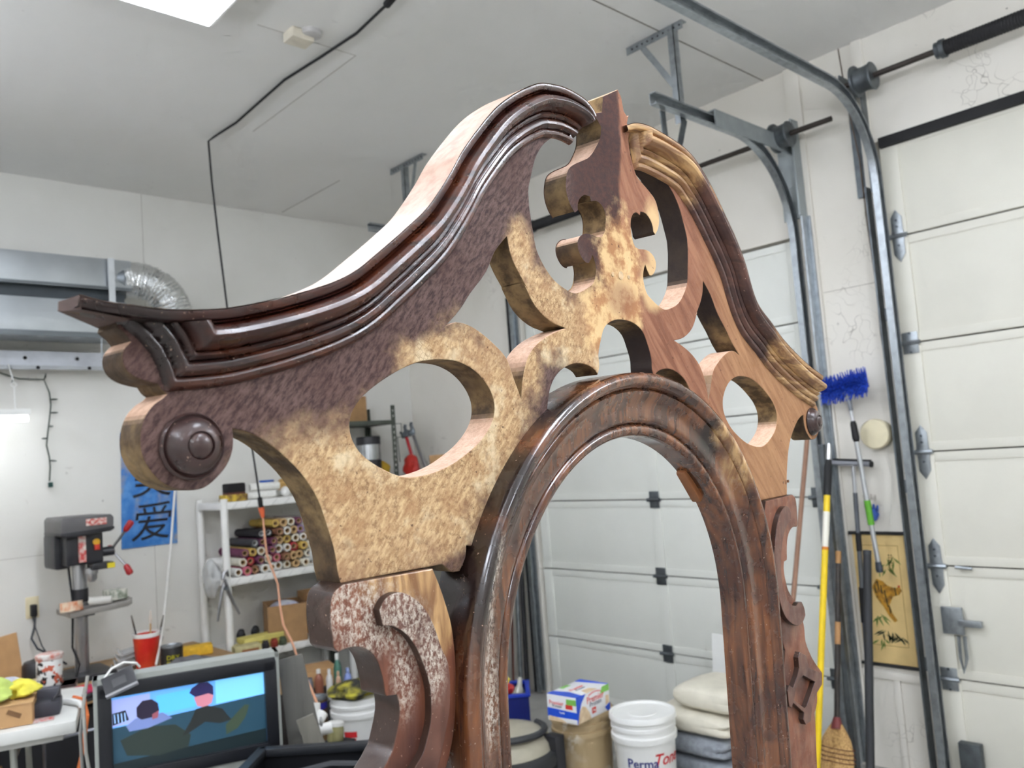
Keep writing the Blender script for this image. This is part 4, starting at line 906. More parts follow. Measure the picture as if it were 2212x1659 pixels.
# things on the bench
def on_bench(px, py): return None
M_CARD = mat((198,156,108), .75, 0, .12, 14); M_CARD2 = mat((170,132,90), .75, 0, .15, 14)
t = thing('red_cup', 'red plastic cup holding paint brushes behind the television', 'cup', (1.686,4.948,0.580))
c0 = V((1.686,4.948,0.580))
MB().lathe([(.052,0),(.056,.01),(.066,.13),(.069,.17),(.072,.185),(.064,.185),(.060,.13),(.048,.012)], c0, (0,0,1), 28, True, True).build('cup_wall', mat((206,36,30), .35, 0, .2, 6, c2=(226,84,50)), t)
MB().lathe([(.0715,.172),(.0735,.186),(.0735,.194),(.066,.194),(.064,.18)], c0, (0,0,1), 28, False, False).build('white_rim', M_WHITE, t)
for i, (dx, dy, lx, ly, L, c) in enumerate(((-.02,0,-.075,.0,.30,(60,60,62)), (.02,.01,.03,0,.31,(206,166,112)), (.03,-.01,.10,.0,.27,(140,140,140)))):
    b = thing('paint_brush', ['thin dark handled brush leaning left out of the red cup', 'wooden handled brush standing in the red cup', 'thin grey rod leaning right out of the red cup'][i], 'brush', tuple(c0+V((dx,dy,.03))))
    e = c0+V((lx, ly, L)); s_ = c0+V((dx, dy, .02))
    MB().tube([s_, tuple(s_+(e-s_)*.75)], .005, 8).build('handle', mat(c, .5), b)
    MB().tube([tuple(s_+(e-s_)*.75), tuple(s_+(e-s_)*.85), e], [.006,.010 if i == 1 else .005,.003], 8).build('bristles', mat((90,80,70) if i != 1 else (226,214,200), .7), b)
q = V((1.753,4.757,0.600)); q.z = BZ_
t = thing('paint_can', 'small black paint can with yellow lettering beside the red cup', 'can', tuple(q))
MB().lathe([(.056,0),(.058,.004),(.058,.125),(.056,.13)], q, (0,0,1), 28).build('can_body', mat((34,32,32), .4), t)
MB().lathe([(.056,.129),(.059,.131),(.059,.137),(.050,.137),(.048,.132)], q, (0,0,1), 28).build('lid_rim', M_GALV, t)
dv = (V((0,0,0))-q); dv.z = 0; dv.normalize(); rx = Vector((-dv.y, dv.x, 0))
MB().lathe([(.0585,.03),(.0585,.075)], q, (0,0,1), 28, False, False).build('label_band', mat((28,27,28), .45), t)
for i, wd in enumerate(('DRY', 'DEX')): text_mesh('label_text', wd, .034, q+dv*.0592+rx*.006+V((0,0,.078-.032*i)), rx, (0,0,1), mat((216,206,36), .5), t)
P = (1.964,5.010,0.600)
solo('yellow_sponge', MB().box((P[0]+.03, P[1], BZ_+.03), (.17, .10, .055), rotz(-.3)), mat((232,184,52), .8, 0, .2, 30, .3), 'orange yellow sponge block on the bench beside the shelf', 'sponge', bev=.01)
P = (1.779,4.675,0.600)
solo('grey_rag', MB().blobby((P[0]-.02, P[1]-.1, BZ_+.045), (.14, .08, .05), 20, 12, .5, 4), mat((112,110,112), .8, 0, .3, 20), 'crumpled grey rag in front of the black paint can', 'rag')
P = (1.539,5.048,0.600)
for i in range(4):
    solo('plastic_tray', MB().prism([(-.11,0),(.11,0),(.12,.022),(.115,.024),(.1,.004),(-.1,.004),(-.115,.024),(-.12,.022)], (P[0]+.13+i*.012, P[1]+.06, BZ_+.03+i*.027), (math.cos(-.25),math.sin(-.25),.22), (-.2,0,.98), .12), mat((214,216,216), .25, 0, .1, 10, trans=.35), 'clear plastic tray on the bench, %s of the four' % ['lowest','second','third','topmost'][i], 'tray', 'stacked clear trays')
# left end of the bench
t = thing('patterned_canister', 'white lidded canister with small printed figures on the bench', 'canister', (1.132,4.681,0.655))
q = V((1.132,4.681,0.655))
M_CAN = NT('printed_canister'); k = M_CAN.ramp(M_CAN.noise(34, 2, .5), .56, .60); k2 = M_CAN.ramp(M_CAN.noise(22, 2), .58, .62)
M_CAN = M_CAN.out(M_CAN.mix(k2, M_CAN.mix(k, lin((230,230,226)), lin((40,36,38))), lin((196,96,70))), .4)
MB().lathe([(.056,0),(.058,.005),(.058,.125),(.056,.13)], q, (0,0,1), 28).build('canister_body', M_CAN, t)
MB().lathe([(.059,.126),(.062,.13),(.062,.150),(.056,.154),(.0005,.154)], q, (0,0,1), 28).build('lid', mat((232,228,222), .4, 0, .5, 30, c2=(214,120,100)), t)
t = thing('printed_carton', 'white carton with red lettering under the patterned canister', 'carton', (q.x+.03, q.y, BZ_))
MB().box((q.x+.03, q.y, BZ_+.039), (.17, .13, .078), rotz(-.35)).build('carton_body', mat((214,206,198), .6), t, bev=.002)
MB().box((q.x+.03, q.y, BZ_+.072), (.176, .136, .012), rotz(-.35)).build('carton_lid', mat((70,52,50), .6), t, bev=.002)
r_ = rotz(-.35) @ Vector((0,-1,0)); text_mesh('carton_text', 'TS NRVST', .02, V((q.x+.05, q.y, BZ_+.05))+r_*.066, rotz(-.35) @ Vector((1,0,0)), (0,0,1), mat((180,50,44), .5), t)
q = V((1.301,5.081,0.600)); q.z = BZ_
solo('round_black_tin', MB().lathe([(.075,0),(.08,.01),(.08,.10),(.07,.12),(.03,.13)], q+V((-.10,.10,0)), (0,0,1), 24), M_DBLK, 'round black housing behind the patterned canister', 'tin')
q = V((1.221,4.461,0.640)); q.z = .635
solo('red_pouch', MB().blobby(q, (.075, .05, .032), 16, 10, .2, 9), mat((206,44,48), .5, 0, .3, 20, c2=(170,60,120)), 'shiny red pouch beside the television edge', 'pouch')
solo('black_cable_coil', MB().tube([(q.x+.07*math.cos(a*.5), q.y+.055*math.sin(a*.5), BZ_+.012+.0017*a) for a in range(0, 34)], .009, 7), M_RUBBER, 'coiled black cable under the red pouch', 'cable')
# cut plywood pieces at the far left
q = V((1.154,5.744,0.600)); q.z = BZ_
solo('cardboard_sheet', MB().box((1.02, 5.2, BZ_+.14), (.20, .02, .27), Matrix.Rotation(-.12, 3, 'Y') @ rotz(.1)), M_CARD, 'brown cardboard panel standing at the left edge of the bench', 'cardboard')
for i in range(3): solo('wood_offcut', MB().box((1.01+.01*i, 4.93, BZ_+.012+.023*i), (.26, .09, .02), rotz(.1*i-.1)), mat((220,200,160), .7, 0, .15, 10, stretch=(.3,1,1)), 'pale wood offcut on the bench at the left edge, %s of three' % ['bottom','middle','top'][i], 'offcut', 'stacked offcuts')

# ---------------------------------------------------------------- folding table with boxes and cloths
TZ = .73
ex = Vector((.949,-.316,0)); ey = Vector((.316,.949,0)); corner = Vector((.952,3.578,0))
RT = Matrix((ex, ey, Vector((0,0,1)))).transposed()
def tp(a, b, z): return corner + ex*a + ey*b + Vector((0,0,z))
t = thing('folding_table', 'white plastic folding table at the left edge', 'table', tuple(tp(-.6,.35,0)))
MB().box(tp(-.75, .30, TZ-.025), (1.5, .60, .05), RT).build('table_top', mat((228,228,222), .4, 0, .06), t, bev=.012)
MB().box(tp(-.75, .30, TZ-.06), (1.40, .52, .03), RT).build('apron', mat((206,206,200), .5), t)
for a in (-.22, -1.3):
    for b in (.08, .52):
        MB().tube([tp(a, b, TZ-.06), tp(a+.02, b, 0.0)], .0125, 8).build('leg', mat((176,178,170), .4, .3), t)
for z in (.60, .42): MB().tube([tp(-.22, .08, z), tp(-.22, .52, z)], .008, 8).build('brace', mat((150,152,156), .4, .4), t)
solo('wooden_crate', MB().box(tp(-.42, .40, .24), (.22, .20, .48), RT), mat((176,128,76), .65, 0, .2, 6, stretch=(1,1,.2)), 'plain brown wooden box standing under the folding table', 'crate', bev=.003)
t = thing('cardboard_box', 'flat brown cardboard box on the folding table under green cloths', 'box', tuple(tp(-.32,.14,TZ)))
MB().box(tp(-.33, .15, TZ+.042), (.36, .20, .08), RT).build('box_body', M_CARD, t, bev=.002)
MB().box(tp(-.33, .15, TZ+.083), (.365, .205, .004), RT).build('lid_flap', mat((206,166,118), .75), t)
MB().prism([(.02*math.cos(a*.524), .02*math.sin(a*.524)) for a in range(12)], tp(-.43, .0492, TZ+.045), ex, (0,0,1), .0006).build('printed_ring', mat((120,84,52), .7), t)
MB().box(tp(-.21, .0490, TZ+.05), (.05, .0008, .018), RT @ Matrix.Rotation(.5, 3, 'Y')).build('printed_mark', mat((130,94,60), .7), t)
def cloth(name, c, r, mt, label, seed):
    o = solo(name, MB().blobby(c, r, 28, 16, .5, seed), mt, label, 'cloth'); return o
M_LIME = mat((206,226,122), .8, 0, .2, 12); M_YEL = mat((236,224,84), .8, 0, .25, 12); M_PALE = mat((214,216,228), .6, 0, .3, 16)
cloth('lime_cloth', tp(-.315, .11, TZ+.135), (.085, .08, .055), M_LIME, 'lime green cloth bunched on the cardboard box', 2)
cloth('yellow_cloth', tp(-.20, .16, TZ+.118), (.062, .055, .036), M_YEL, 'yellow cloth bunched at the end of the cardboard box', 3)
cloth('white_rag', tp(-.28, .335, TZ+.068), (.10, .06, .065), M_PALE, 'crumpled pale rag behind the yellow cloth', 5)
t = thing('battery_charger', 'dark grey battery charger on the folding table', 'charger', tuple(tp(-.10,.20,TZ)))
MB().box(tp(-.115, .19, TZ+.028), (.105, .13, .055), RT).build('charger_body', mat((58,58,66), .5), t, bev=.012)
MB().box(tp(-.115, .235, TZ+.066), (.095, .05, .05), RT).build('battery_slot', mat((80,80,88), .5), t, bev=.01)
MB().tube([tp(-.09,.14,TZ+.056), tp(-.07,.18,TZ+.075), tp(-.07,.22,TZ+.085)], .004, 6).build('contact_rail', mat((40,40,46), .4), t)
solo('printed_leaflet', MB().box(tp(-.13, .085, TZ+.0025), (.10, .06, .002), RT), mat((222,216,212), .6, 0, .5, 40, c2=(200,80,70)), 'small printed leaflet lying near the table edge', 'leaflet')
solo('white_strap', MB().tube([tp(-.08,.32,TZ+.012), tp(-.03,.26,TZ+.014), tp(.0,.2,TZ+.016), tp(.012,.14,TZ+.014)], [.012,.014,.012,.008], 8), M_WHITE, 'white folded strap at the corner of the folding table', 'strap')
solo('orange_power_lead', MB().tube([tp(-.10,.33,TZ+.01), tp(-.02,.30,TZ+.012), tp(.018,.22,TZ+.006), tp(.03,.16,TZ-.03), tp(.012,.13,.58), tp(-.03,.10,.42), tp(-.06,.08,.2), tp(-.06,.08,.01)], .0075, 8), mat((222,120,62), .6), 'orange power lead hanging over the end of the folding table', 'lead')
solo('orange_power_lead', MB().tube([tp(-.03,.36,TZ+.01), tp(.015,.30,TZ+.006), tp(.022,.26,TZ-.05), tp(.0,.22,.55), tp(.0,.20,.3), tp(0,.2,.01)], .0065, 8), mat((214,110,60), .6), 'second orange lead hanging behind the table corner', 'lead')
solo('wire_rack', MB().tube([tp(-.18,.66,.5), tp(.3,.75,.52)], .007, 6).tube([tp(-.18,.66,.25), tp(.3,.75,.27)], .007, 6).tube([tp(-.17,.66,0), tp(-.17,.66,.55)], .007, 6).tube([tp(.29,.75,0), tp(.29,.75,.55)], .007, 6).tube([tp(.06,.7,0.0), tp(.06,.7,.53)], .005, 6), mat((150,152,158), .35, .7), 'thin grey wire rack behind the folding table', 'rack')
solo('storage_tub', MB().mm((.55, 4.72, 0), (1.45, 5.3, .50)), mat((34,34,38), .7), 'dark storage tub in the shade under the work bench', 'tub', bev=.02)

# ---------------------------------------------------------------- television
TO = Vector((.908,3.206,.94)); TN = Vector((-.316,-.949,0)); TX = Vector((.949,-.316,0)); UPZ = Vector((0,0,1))
RTV = Matrix((TX, -TN, UPZ)).transposed()
def tv(a, b, d=0.0): return TO + TX*a + UPZ*b + TN*d
t = thing('television', 'silver and black tube television showing a film scene', 'television', tuple(tv(.3,-.52,-.2)))
M_SILV = mat((168,172,166), .45, .15, .06); M_BEZ = mat((24,26,32), .4, 0, .1)
fr = MB()
fr.box(tv(.3135, -.010, -.03), (.63, .08, .02), RTV); fr.box(tv(.007, -.23, -.03), (.014, .08, .46), RTV); fr.box(tv(.620, -.23, -.03), (.014, .08, .46), RTV); fr.box(tv(.3135, -.425, -.03), (.63, .08, .11), RTV)
fr.build('silver_surround', M_SILV, t)
bz = MB()
bz.box(tv(.3135, -.043, -.015), (.60, .07, .048), RTV); bz.box(tv(.035, -.20, -.015), (.044, .07, .34), RTV); bz.box(tv(.594, -.20, -.015), (.044, .07, .34), RTV); bz.box(tv(.3135, -.345, -.015), (.60, .07, .044), RTV)
bz.build('black_bezel', M_BEZ, t, bev=.004)
MB().box(tv(.3135, -.27, -.20), (.56, .28, .34), RTV).build('back_shell', M_BEZ, t, bev=.03)
sg = lambda c, s: glow(c, s, 'screen_light')
SCN = MB().box(tv(.3135, -.195, -.008), (.515, .01, .256), RTV).build('screen', sg((98,166,236), .55), t)
def pic(P, c, s, d, name): s *= .72; MB().prism(P, tv(0,0,d), TX, UPZ, .0004).build(name, sg(c, s), t)
pic([(.057,-.079),(.18,-.076),(.18,-.17),(.057,-.17)], (150,164,222), .75, -.0028, 'screen_wall')
pic([(.40,-.070),(.571,-.067),(.571,-.15),(.40,-.155)], (120,196,246), .8, -.0026, 'screen_wall')
pic([(.20,-.09),(.33,-.085),(.33,-.15),(.20,-.155)], (84,176,246), .8, -.0024, 'screen_window')
pic([(.057,-.175),(.571,-.15),(.571,-.30),(.057,-.315)], (40,74,92), .35, -.0022, 'screen_table')
pic([(.057,-.295),(.571,-.275),(.571,-.323),(.057,-.323)], (26,40,44), .3, -.0021, 'screen_border')
pic([(.08,-.22),(.17,-.19),(.26,-.20),(.31,-.245),(.30,-.285),(.2,-.295),(.10,-.275)], (44,56,52), .35, -.0019, 'screen_shadow')
pic([(.10,-.175),(.13,-.155),(.22,-.15),(.25,-.175),(.17,-.195),(.11,-.195)], (112,130,184), .55, -.0018, 'screen_person')
pic([(.135,-.15),(.135,-.118),(.155,-.098),(.185,-.098),(.205,-.115),(.208,-.14),(.19,-.16),(.15,-.162)], (36,30,52), .5, -.0016, 'screen_cap')
pic([(.185,-.15),(.208,-.14),(.203,-.165),(.185,-.168)], (150,84,96), .5, -.0015, 'screen_face')
pic([(.31,-.10),(.318,-.085),(.345,-.070),(.375,-.072),(.392,-.09),(.392,-.12),(.37,-.118),(.335,-.122)], (40,36,84), .5, -.0016, 'screen_hair')
pic([(.325,-.118),(.375,-.112),(.392,-.122),(.385,-.148),(.36,-.16),(.335,-.15)], (196,126,142), .6, -.0015, 'screen_face')
pic([(.33,-.16),(.37,-.155),(.42,-.175),(.45,-.22),(.41,-.225),(.36,-.21),(.30,-.24),(.28,-.245),(.31,-.20)], (40,44,44), .4, -.0014, 'screen_person')
pic([(.43,-.235),(.47,-.20),(.50,-.175),(.515,-.18),(.50,-.22),(.47,-.255),(.43,-.27)], (62,76,60), .4, -.0014, 'screen_shadow')
pic([(.058,-.125),(.10,-.12),(.11,-.155),(.058,-.165)], (28,34,52), .5, -.0017, 'screen_blind')
for i in range(4): pic([(.062+.011*i,-.128),(.066+.011*i,-.128),(.068+.011*i,-.158),(.064+.011*i,-.160)], (150,190,240), .7, -.0012, 'screen_slat')
text_mesh('maker_badge', 'or', .03, tv(.335,-.372,.0115), TX, UPZ, M_WHITE, t)
solo('television_stand', MB().box(tv(.3135, -.725, -.2), (.60, .44, .43), RTV).box(tv(.3135, -.495, -.2), (.64, .48, .03), RTV), mat((58,52,48), .5), 'dark cabinet under the television', 'stand', bev=.003)
RB = RTV @ Matrix.Rotation(-.35, 3, 'Z') @ Matrix.Rotation(-.75, 3, 'X')
t = thing('media_box', 'small flat black media box propped on the corner of the television', 'media box', tuple(tv(.08,.0,.0)))
bc = tv(.085, -.012, .035)
RB = Matrix((( TX*.88+UPZ*.36-TN*.05).normalized(), (TX*-.30+UPZ*.62-TN*.70).normalized(), Vector((0,0,1)))).transposed()
xa = (TX*.93+UPZ*.30).normalized(); ya = (TX*-.42+UPZ*.62-TN*.62); ya = (ya-xa*ya.dot(xa)).normalized(); RB = Matrix((xa, ya, xa.cross(ya))).transposed()
MB().box(bc, (.105, .075, .014), RB).build('case', mat((40,40,44), .4), t, bev=.003)
MB().box(bc-ya*.034+xa.cross(ya)*.0, (.106, .008, .0145), RB).build('front_edge', mat((150,150,152), .4), t)
MB().box(bc+xa.cross(ya)*.0073, (.045, .03, .0006), RB).build('label', mat((70,70,72), .5), t)
MB().tube([bc+ya*.035-xa*.045, tv(.06,.03,.0), tv(.10,.042,-.02), tv(.14,.03,-.03), tv(.15,.01,-.06)], .004, 6).build('cable', M_WHITE, t)
solo('grey_cable', MB().tube([tv(-.02,.0,-.1), tv(-.035,-.10,-.08), tv(-.03,-.25,-.05), tv(-.01,-.40,-.04), tv(.0,-.6,-.05), tv(.0,-.93,-.05)], .006, 7), mat((170,168,160), .6), 'grey cable hanging down the left side of the television', 'cable')
solo('grey_cable', MB().tube([tv(-.03,-.05,-.14), tv(-.05,-.2,-.12), tv(-.045,-.35,-.10), tv(-.02,-.6,-.1), tv(-.02,-.93,-.1)], .006, 7), mat((150,150,146), .6), 'second grey cable beside the television, further left', 'cable')

# ---------------------------------------------------------------- white plastic shelf and its load
SX0, SX1, SY0, SY1 = 2.215, 3.07, 5.05, 5.42
TIER = [.515, .982, 1.448]
M_PLAS = mat((236,235,230), .4, 0, .05)
t = thing('plastic_shelf', 'white plastic shelf unit against the left wall full of paper rolls', 'shelf', ((SX0+SX1)/2, 5.24, 0))
for z in TIER + [.06]:
    s_ = MB().mm((SX0-.02, SY0-.02, z-.045), (SX1+.02, SY1+.02, z)).build('shelf_board', M_PLAS, t, bev=.006)
    rb_ = MB()
    for i in range(9): rb_.bar((SX0+.04+i*.09, SY0-.021, z-.040), (SX0+.075+i*.09, SY0-.021, z-.006), .005, .003, up=(0,1,0))
    q_ = rb_.build('edge_ribs', mat((214,213,208), .5), s_); q_['kind'] = 'stuff'
for x in (SX0, SX1):
    for y in (SY0, SY1):
        f = MB().tube([(x, y, 0), (x, y, 1.47)], .0235, 14).build('post', M_PLAS, t)
# paper and fabric rolls
cols = [('cream',(232,226,208)),('tan',(206,170,120)),('red',(170,34,52)),('grey',(98,98,104)),('white',(236,234,228)),('dark grey',(58,58,64)),('plum',(110,52,84)),('yellow',(214,180,90)),('pink',(196,96,120)),('brown',(130,86,62)),('lilac',(150,120,170)),('black',(34,32,36))]
M_CORE = mat((186,152,108), .7); M_HOLE = mat((34,26,26), .8)
rr_ = random.Random(21); ords = ['first','second','third','fourth','fifth','sixth','seventh','eighth','ninth','tenth','eleventh','twelfth']; rows_ = ['bottom','second','third','fourth','fifth','sixth','seventh']
row_n = [10, 10, 9, 8, 6, 4]; start = [0, .2, 1.0, 1.7, 3.0, 4.2]
for r in range(6):
    for c in range(row_n[r]):
        rad = rr_.uniform(.0245, .0285); x = SX0+.07+(c+start[r])*.0575+(.028 if r % 2 else 0); z = TIER[1]+.029+r*.0545
        if x > SX1-.05: continue
        cn, cc = cols[rr_.randrange(len(cols))] if rr_.random() < .62 else cols[rr_.choice((0,1,4))]
        y0 = SY0+.012+rr_.uniform(-.035,.02); tx = rr_.uniform(-.012,.012)
        ob = thing('paper_roll', '%s roll in the %s row of the roll stack, %s from the left' % (cn, rows_[r], ords[c]), 'roll', (x, SY0+.15, z-rad), 'rolls stacked on the plastic shelf')
        MB().lathe([(rad*.62, 0),(rad,0.0),(rad,.34)], (x, y0, z), (tx,1,.0), 16, False, True).build('wrap', mat(cc, .7, 0, .2, 25), ob)
        MB().lathe([(rad*.62,.0),(rad*.5,.001),(rad*.5,.10)], (x, y0, z), (tx,1,0), 14, False, False).build('core_wall', M_CORE if cn not in ('dark grey','black','grey') else mat((206,206,204), .6), ob)
        MB().lathe([(rad*.5,0),(rad*.5,.002)], (x, y0+.06, z), (tx,1,0), 14).build('core_hole', M_HOLE, ob)
solo('plastic_bag', MB().blobby((SX0+.62, 5.13, TIER[1]+.08), (.075, .10, .078), 26, 16, .4, 12), mat((226,228,226), .25, 0, .12, 14), 'white plastic bags stuffed at the right of the roll stack', 'bag')
solo('plastic_wrap', MB().blobby((SX0-.045, 5.18, TIER[1]-.0), (.045, .08, .12), 20, 14, .35, 14), mat((214,216,214), .2, 0, .15, 12, trans=.45), 'crumpled clear plastic wrap hanging off the left post of the shelf', 'wrap')
solo('foam_roll', MB().lathe([(.04,0),(.055,.01),(.055,.09),(.04,.10)], (SX0-.02, 5.30, TIER[1]+.06), (1,-.1,0), 20), mat((232,232,228), .7), 'thick white foam roll poking out beside the left post', 'roll')
# locking pliers hanging on the post
t = thing('spring_clamp', 'steel spring clamp hanging from the left post of the shelf', 'clamp', (SX0-.03, SY0-.03, .80))
cx, cy, cz = SX0-.035, SY0-.032, .985
MB().tube([(cx+.01, cy, cz), (cx-.015, cy, cz-.06), (cx-.035, cy, cz-.15), (cx-.05, cy, cz-.24)], [.010,.011,.009,.007], 8).build('arm', M_STEEL, t)
MB().tube([(cx-.0, cy-.01, cz), (cx+.02, cy-.01, cz-.07), (cx+.05, cy-.01, cz-.15), (cx+.085, cy-.01, cz-.22)], [.010,.011,.009,.007], 8).build('arm', M_STEEL, t)
MB().tube([(cx+.005, cy-.02, cz-.05), (cx+.005, cy+.012, cz-.05)], .013, 10).build('pivot', M_GALVD, t)
MB().tube([(cx-.01, cy, cz), (cx+.0, cy, cz+.04), (cx+.02, cy, cz+.05), (cx+.028, cy, cz+.015)], [.010,.012,.012,.007], 8).build('jaw', M_STEEL, t)
# top of the shelf
zt = TIER[2]
for i, (x, z, L, lab) in enumerate(((2.50, .026, .20, 'lower front'), (2.54, .078, .19, 'upper'), (2.60, .026, .22, 'lower rear'))):
    ob = thing('paint_roller_cover', 'white paint roller cover on top of the shelf, %s one' % lab, 'roller', (x, 5.15, zt), 'roller covers on the shelf top')
    a = (x-.12, 5.12+.09*(i == 2), zt+z); b = (x+L-.12, 5.09+.09*(i == 2), zt+z)
    MB().tube([a, b], .025, 16).build('nap', mat((230,229,222), .85, 0, .1, 60), ob)
    MB().lathe([(.013,0),(.013,.002)], b, V(b)-V(a), 12).build('core_hole', M_HOLE, ob)
solo('plastic_ball', MB().lathe([(.005,0),(.02,.004),(.032,.02),(.034,.036),(.028,.055),(.012,.066),(.001,.068)], (2.66, 5.10, zt), (0,0,1), 18), M_PLAS, 'white rounded jar beside the roller covers', 'jar')
t = thing('black_brush', 'wide black bristled brush lying on top of the shelf', 'brush', (2.31, 5.12, zt))
MB().box((2.315, 5.12, zt+.085), (.12, .09, .06)).build('bristle_block', mat((30,28,30), .9, 0, .2, 80, .5), t, bev=.012)
MB().box((2.315, 5.12, zt+.05), (.115, .085, .014)).build('ferrule', mat((96,54,44), .6), t)
MB().box((2.31, 5.12, zt+.023), (.15, .10, .044)).build('stock', mat((212,180,60), .6, 0, .5, 18, c2=(96,64,44)), t, bev=.006)
solo('blue_lid', MB().lathe([(.045,0),(.047,.004),(.047,.012),(.04,.014)], (2.56, 5.16, zt+.104), (0,0,1), 20), mat((40,96,190), .45), 'flat blue lid lying on the roller covers', 'lid')
solo('straw_bundle', MB().blobby((2.70, 5.20, zt+.06), (.06, .05, .06), 16, 10, .4, 31), mat((196,156,92), .8), 'tan bundle behind the roller covers', 'bundle')
# lower tier: cartons with bags
def open_box(name, label, c, d, ang, m, inner, in_label, fill_m):
    t = thing(name, label, 'box', (c[0], c[1], c[2])); R_ = rotz(ang); w_, l_, h_ = d; th = .005
    for i, (dx, dy, sx, sy) in enumerate(((0,-l_/2,w_,th),(0,l_/2,w_,th),(-w_/2,0,th,l_),(w_/2,0,th,l_))):
        MB().box(V(c)+R_ @ Vector((dx,dy,h_/2)), (sx, sy, h_), R_).build('side', m, t)
    MB().box(V(c)+Vector((0,0,.004)), (w_, l_, .006), R_).build('bottom', m, t)
    if inner: solo(inner, MB().blobby(V(c)+Vector((0,0,h_*.78)), (w_*.46, l_*.45, h_*.27), 20, 12, .12, 3), fill_m, in_label, 'bag')
    return t, R_
z3 = TIER[0]
tb_, R_ = open_box('carton', 'brown open carton holding blue and white packs on the lower shelf', (2.66, 5.20, z3), (.24, .28, .24), -.35, M_CARD2, 'wipes_pack', 'blue and white packs in the left carton', mat((232,234,240), .3, 0, .5, 9, c2=(36,64,170)))
tb2, R_ = open_box('carton', 'brown open carton with grey tape beside the first on the lower shelf', (2.935, 5.19, z3+.004), (.22, .30, .27), -.12, M_CARD, 'paper_pack', 'pale folded paper in the right carton', mat((222,226,234), .5, 0, .4, 12, c2=(120,140,180)))
MB().box(V((2.935,5.19,z3+.204))+R_ @ Vector((0,-.1535,0)), (.215, .002, .11), R_).build('tape', mat((110,110,112), .5), tb2)
MB().box(V((2.95,5.19,z3+.199))+R_ @ Vector((0,-.155,0)), (.10, .002, .09), R_).build('label', M_WHITE, tb2)
for i, (x, y, L, lab) in enumerate(((2.42, 5.12, .30, 'lower'), (2.43, 5.13, .27, 'upper'))):
    solo('yellow_sheet', MB().box((x+.02, y, z3+.022+.038*i), (L, .12, .034), rotz(-.05+.06*i)), mat((226,212,120), .7, 0, .2, 12), 'pale yellow foam strip on the lower shelf, %s one' % lab, 'foam', bev=.006)
t = thing('sanding_block', 'worn beige sanding block at the front of the lower shelf', 'block', (2.27, 4.98, z3))
MB().box((2.275, 4.955, z3+.035), (.16, .10, .07), rotz(-.2)).build('foam', mat((200,190,140), .8, 0, .25, 20), t, bev=.012)
MB().box(V((2.275,4.955,z3+.03))+rotz(-.2) @ Vector((.01,-.0505,0)), (.10, .004, .04), rotz(-.2)).build('worn_face', mat((150,96,58), .8), t)
MB().box((2.27, 4.98, z3-.03), (.20, .14, .058)).build('backing', mat((150,140,110), .8), t)
for i, (x, c, lab) in enumerate(((2.44,(60,60,66),'black jar'), (2.50,(150,60,50),'red jar'), (2.56,(80,90,70),'green jar'), (2.82,(44,60,150),'blue jar'), (2.93,(150,150,154),'grey jar'), (3.0,(170,40,44),'bright red jar'))):
    solo('small_jar', MB().lathe([(.022,0),(.024,.004),(.024,.035),(.018,.040),(.018,.05),(.001,.05)], (x, 5.045, z3), (0,0,1), 14), mat(c, .4), 'small %s at the front edge of the lower shelf' % lab, 'jar', 'jars on the lower shelf')
for i, (x, z, c, lab) in enumerate(((2.40,.06,(40,40,44),'black'), (2.50,.075,(30,32,36),'tall black'))):
    solo('cable_ties_pouch', MB().blobby((x, 5.30, z3+.05+z*.3), (.028, .02, .035), 14, 9, .3, 40+i), mat(c, .6), '%s pouch behind the yellow foam strips' % lab, 'pouch')
# under the shelf: things at floor level between shelf and bench
solo('low_carton', MB().box((2.57, 4.80, .345), (.36, .22, .10), rotz(-.25)), M_CARD, 'flat brown carton on a stack below the shelf', 'carton', bev=.002)
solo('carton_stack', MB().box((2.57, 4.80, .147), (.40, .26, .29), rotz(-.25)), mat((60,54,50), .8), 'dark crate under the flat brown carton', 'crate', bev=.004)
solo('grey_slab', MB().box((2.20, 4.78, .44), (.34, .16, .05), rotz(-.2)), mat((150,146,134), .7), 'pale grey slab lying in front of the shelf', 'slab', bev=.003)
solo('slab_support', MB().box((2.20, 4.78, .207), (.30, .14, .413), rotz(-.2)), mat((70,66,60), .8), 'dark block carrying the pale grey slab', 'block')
# grey boards leaning beside the television
M_BOARD = mat((112,110,104), .6, 0, .3, 6, stretch=(3,3,.25)); M_BOARD2 = mat((138,134,124), .6, 0, .25, 6, stretch=(3,3,.25))
def quad_board(name, pts, m, label, th=.014):
    P = [V(p) for p in pts]; n_ = (P[1]-P[0]).cross(P[3]-P[0]).normalized(); mb = MB()
    mb.add(P+[p+n_*th for p in P], [(3,2,1,0),(4,5,6,7),(0,1,5,4),(1,2,6,5),(2,3,7,6),(3,0,4,7)]); return solo(name, mb, m, label, 'board')
kb = V((1.579,3.145,0.872)); kc = V((1.642,3.084,0.889))
b0 = Vector((1.60,3.02,0)); b1 = Vector((1.74,2.96,0))
quad_board('wood_grain_board', [(1.60,3.06,.0),(1.77,2.99,.0),(1.633,3.065,0.894),(1.563,3.132,0.875)], M_BOARD, 'tall dark grey wood grain board leaning beside the television')
quad_board('wood_grain_board', [(1.715,2.93,.0),(1.83,2.885,.0),(1.609,2.959,0.690),(1.563,3.005,0.667)], M_BOARD2, 'shorter pale grey board leaning in front of the dark one')
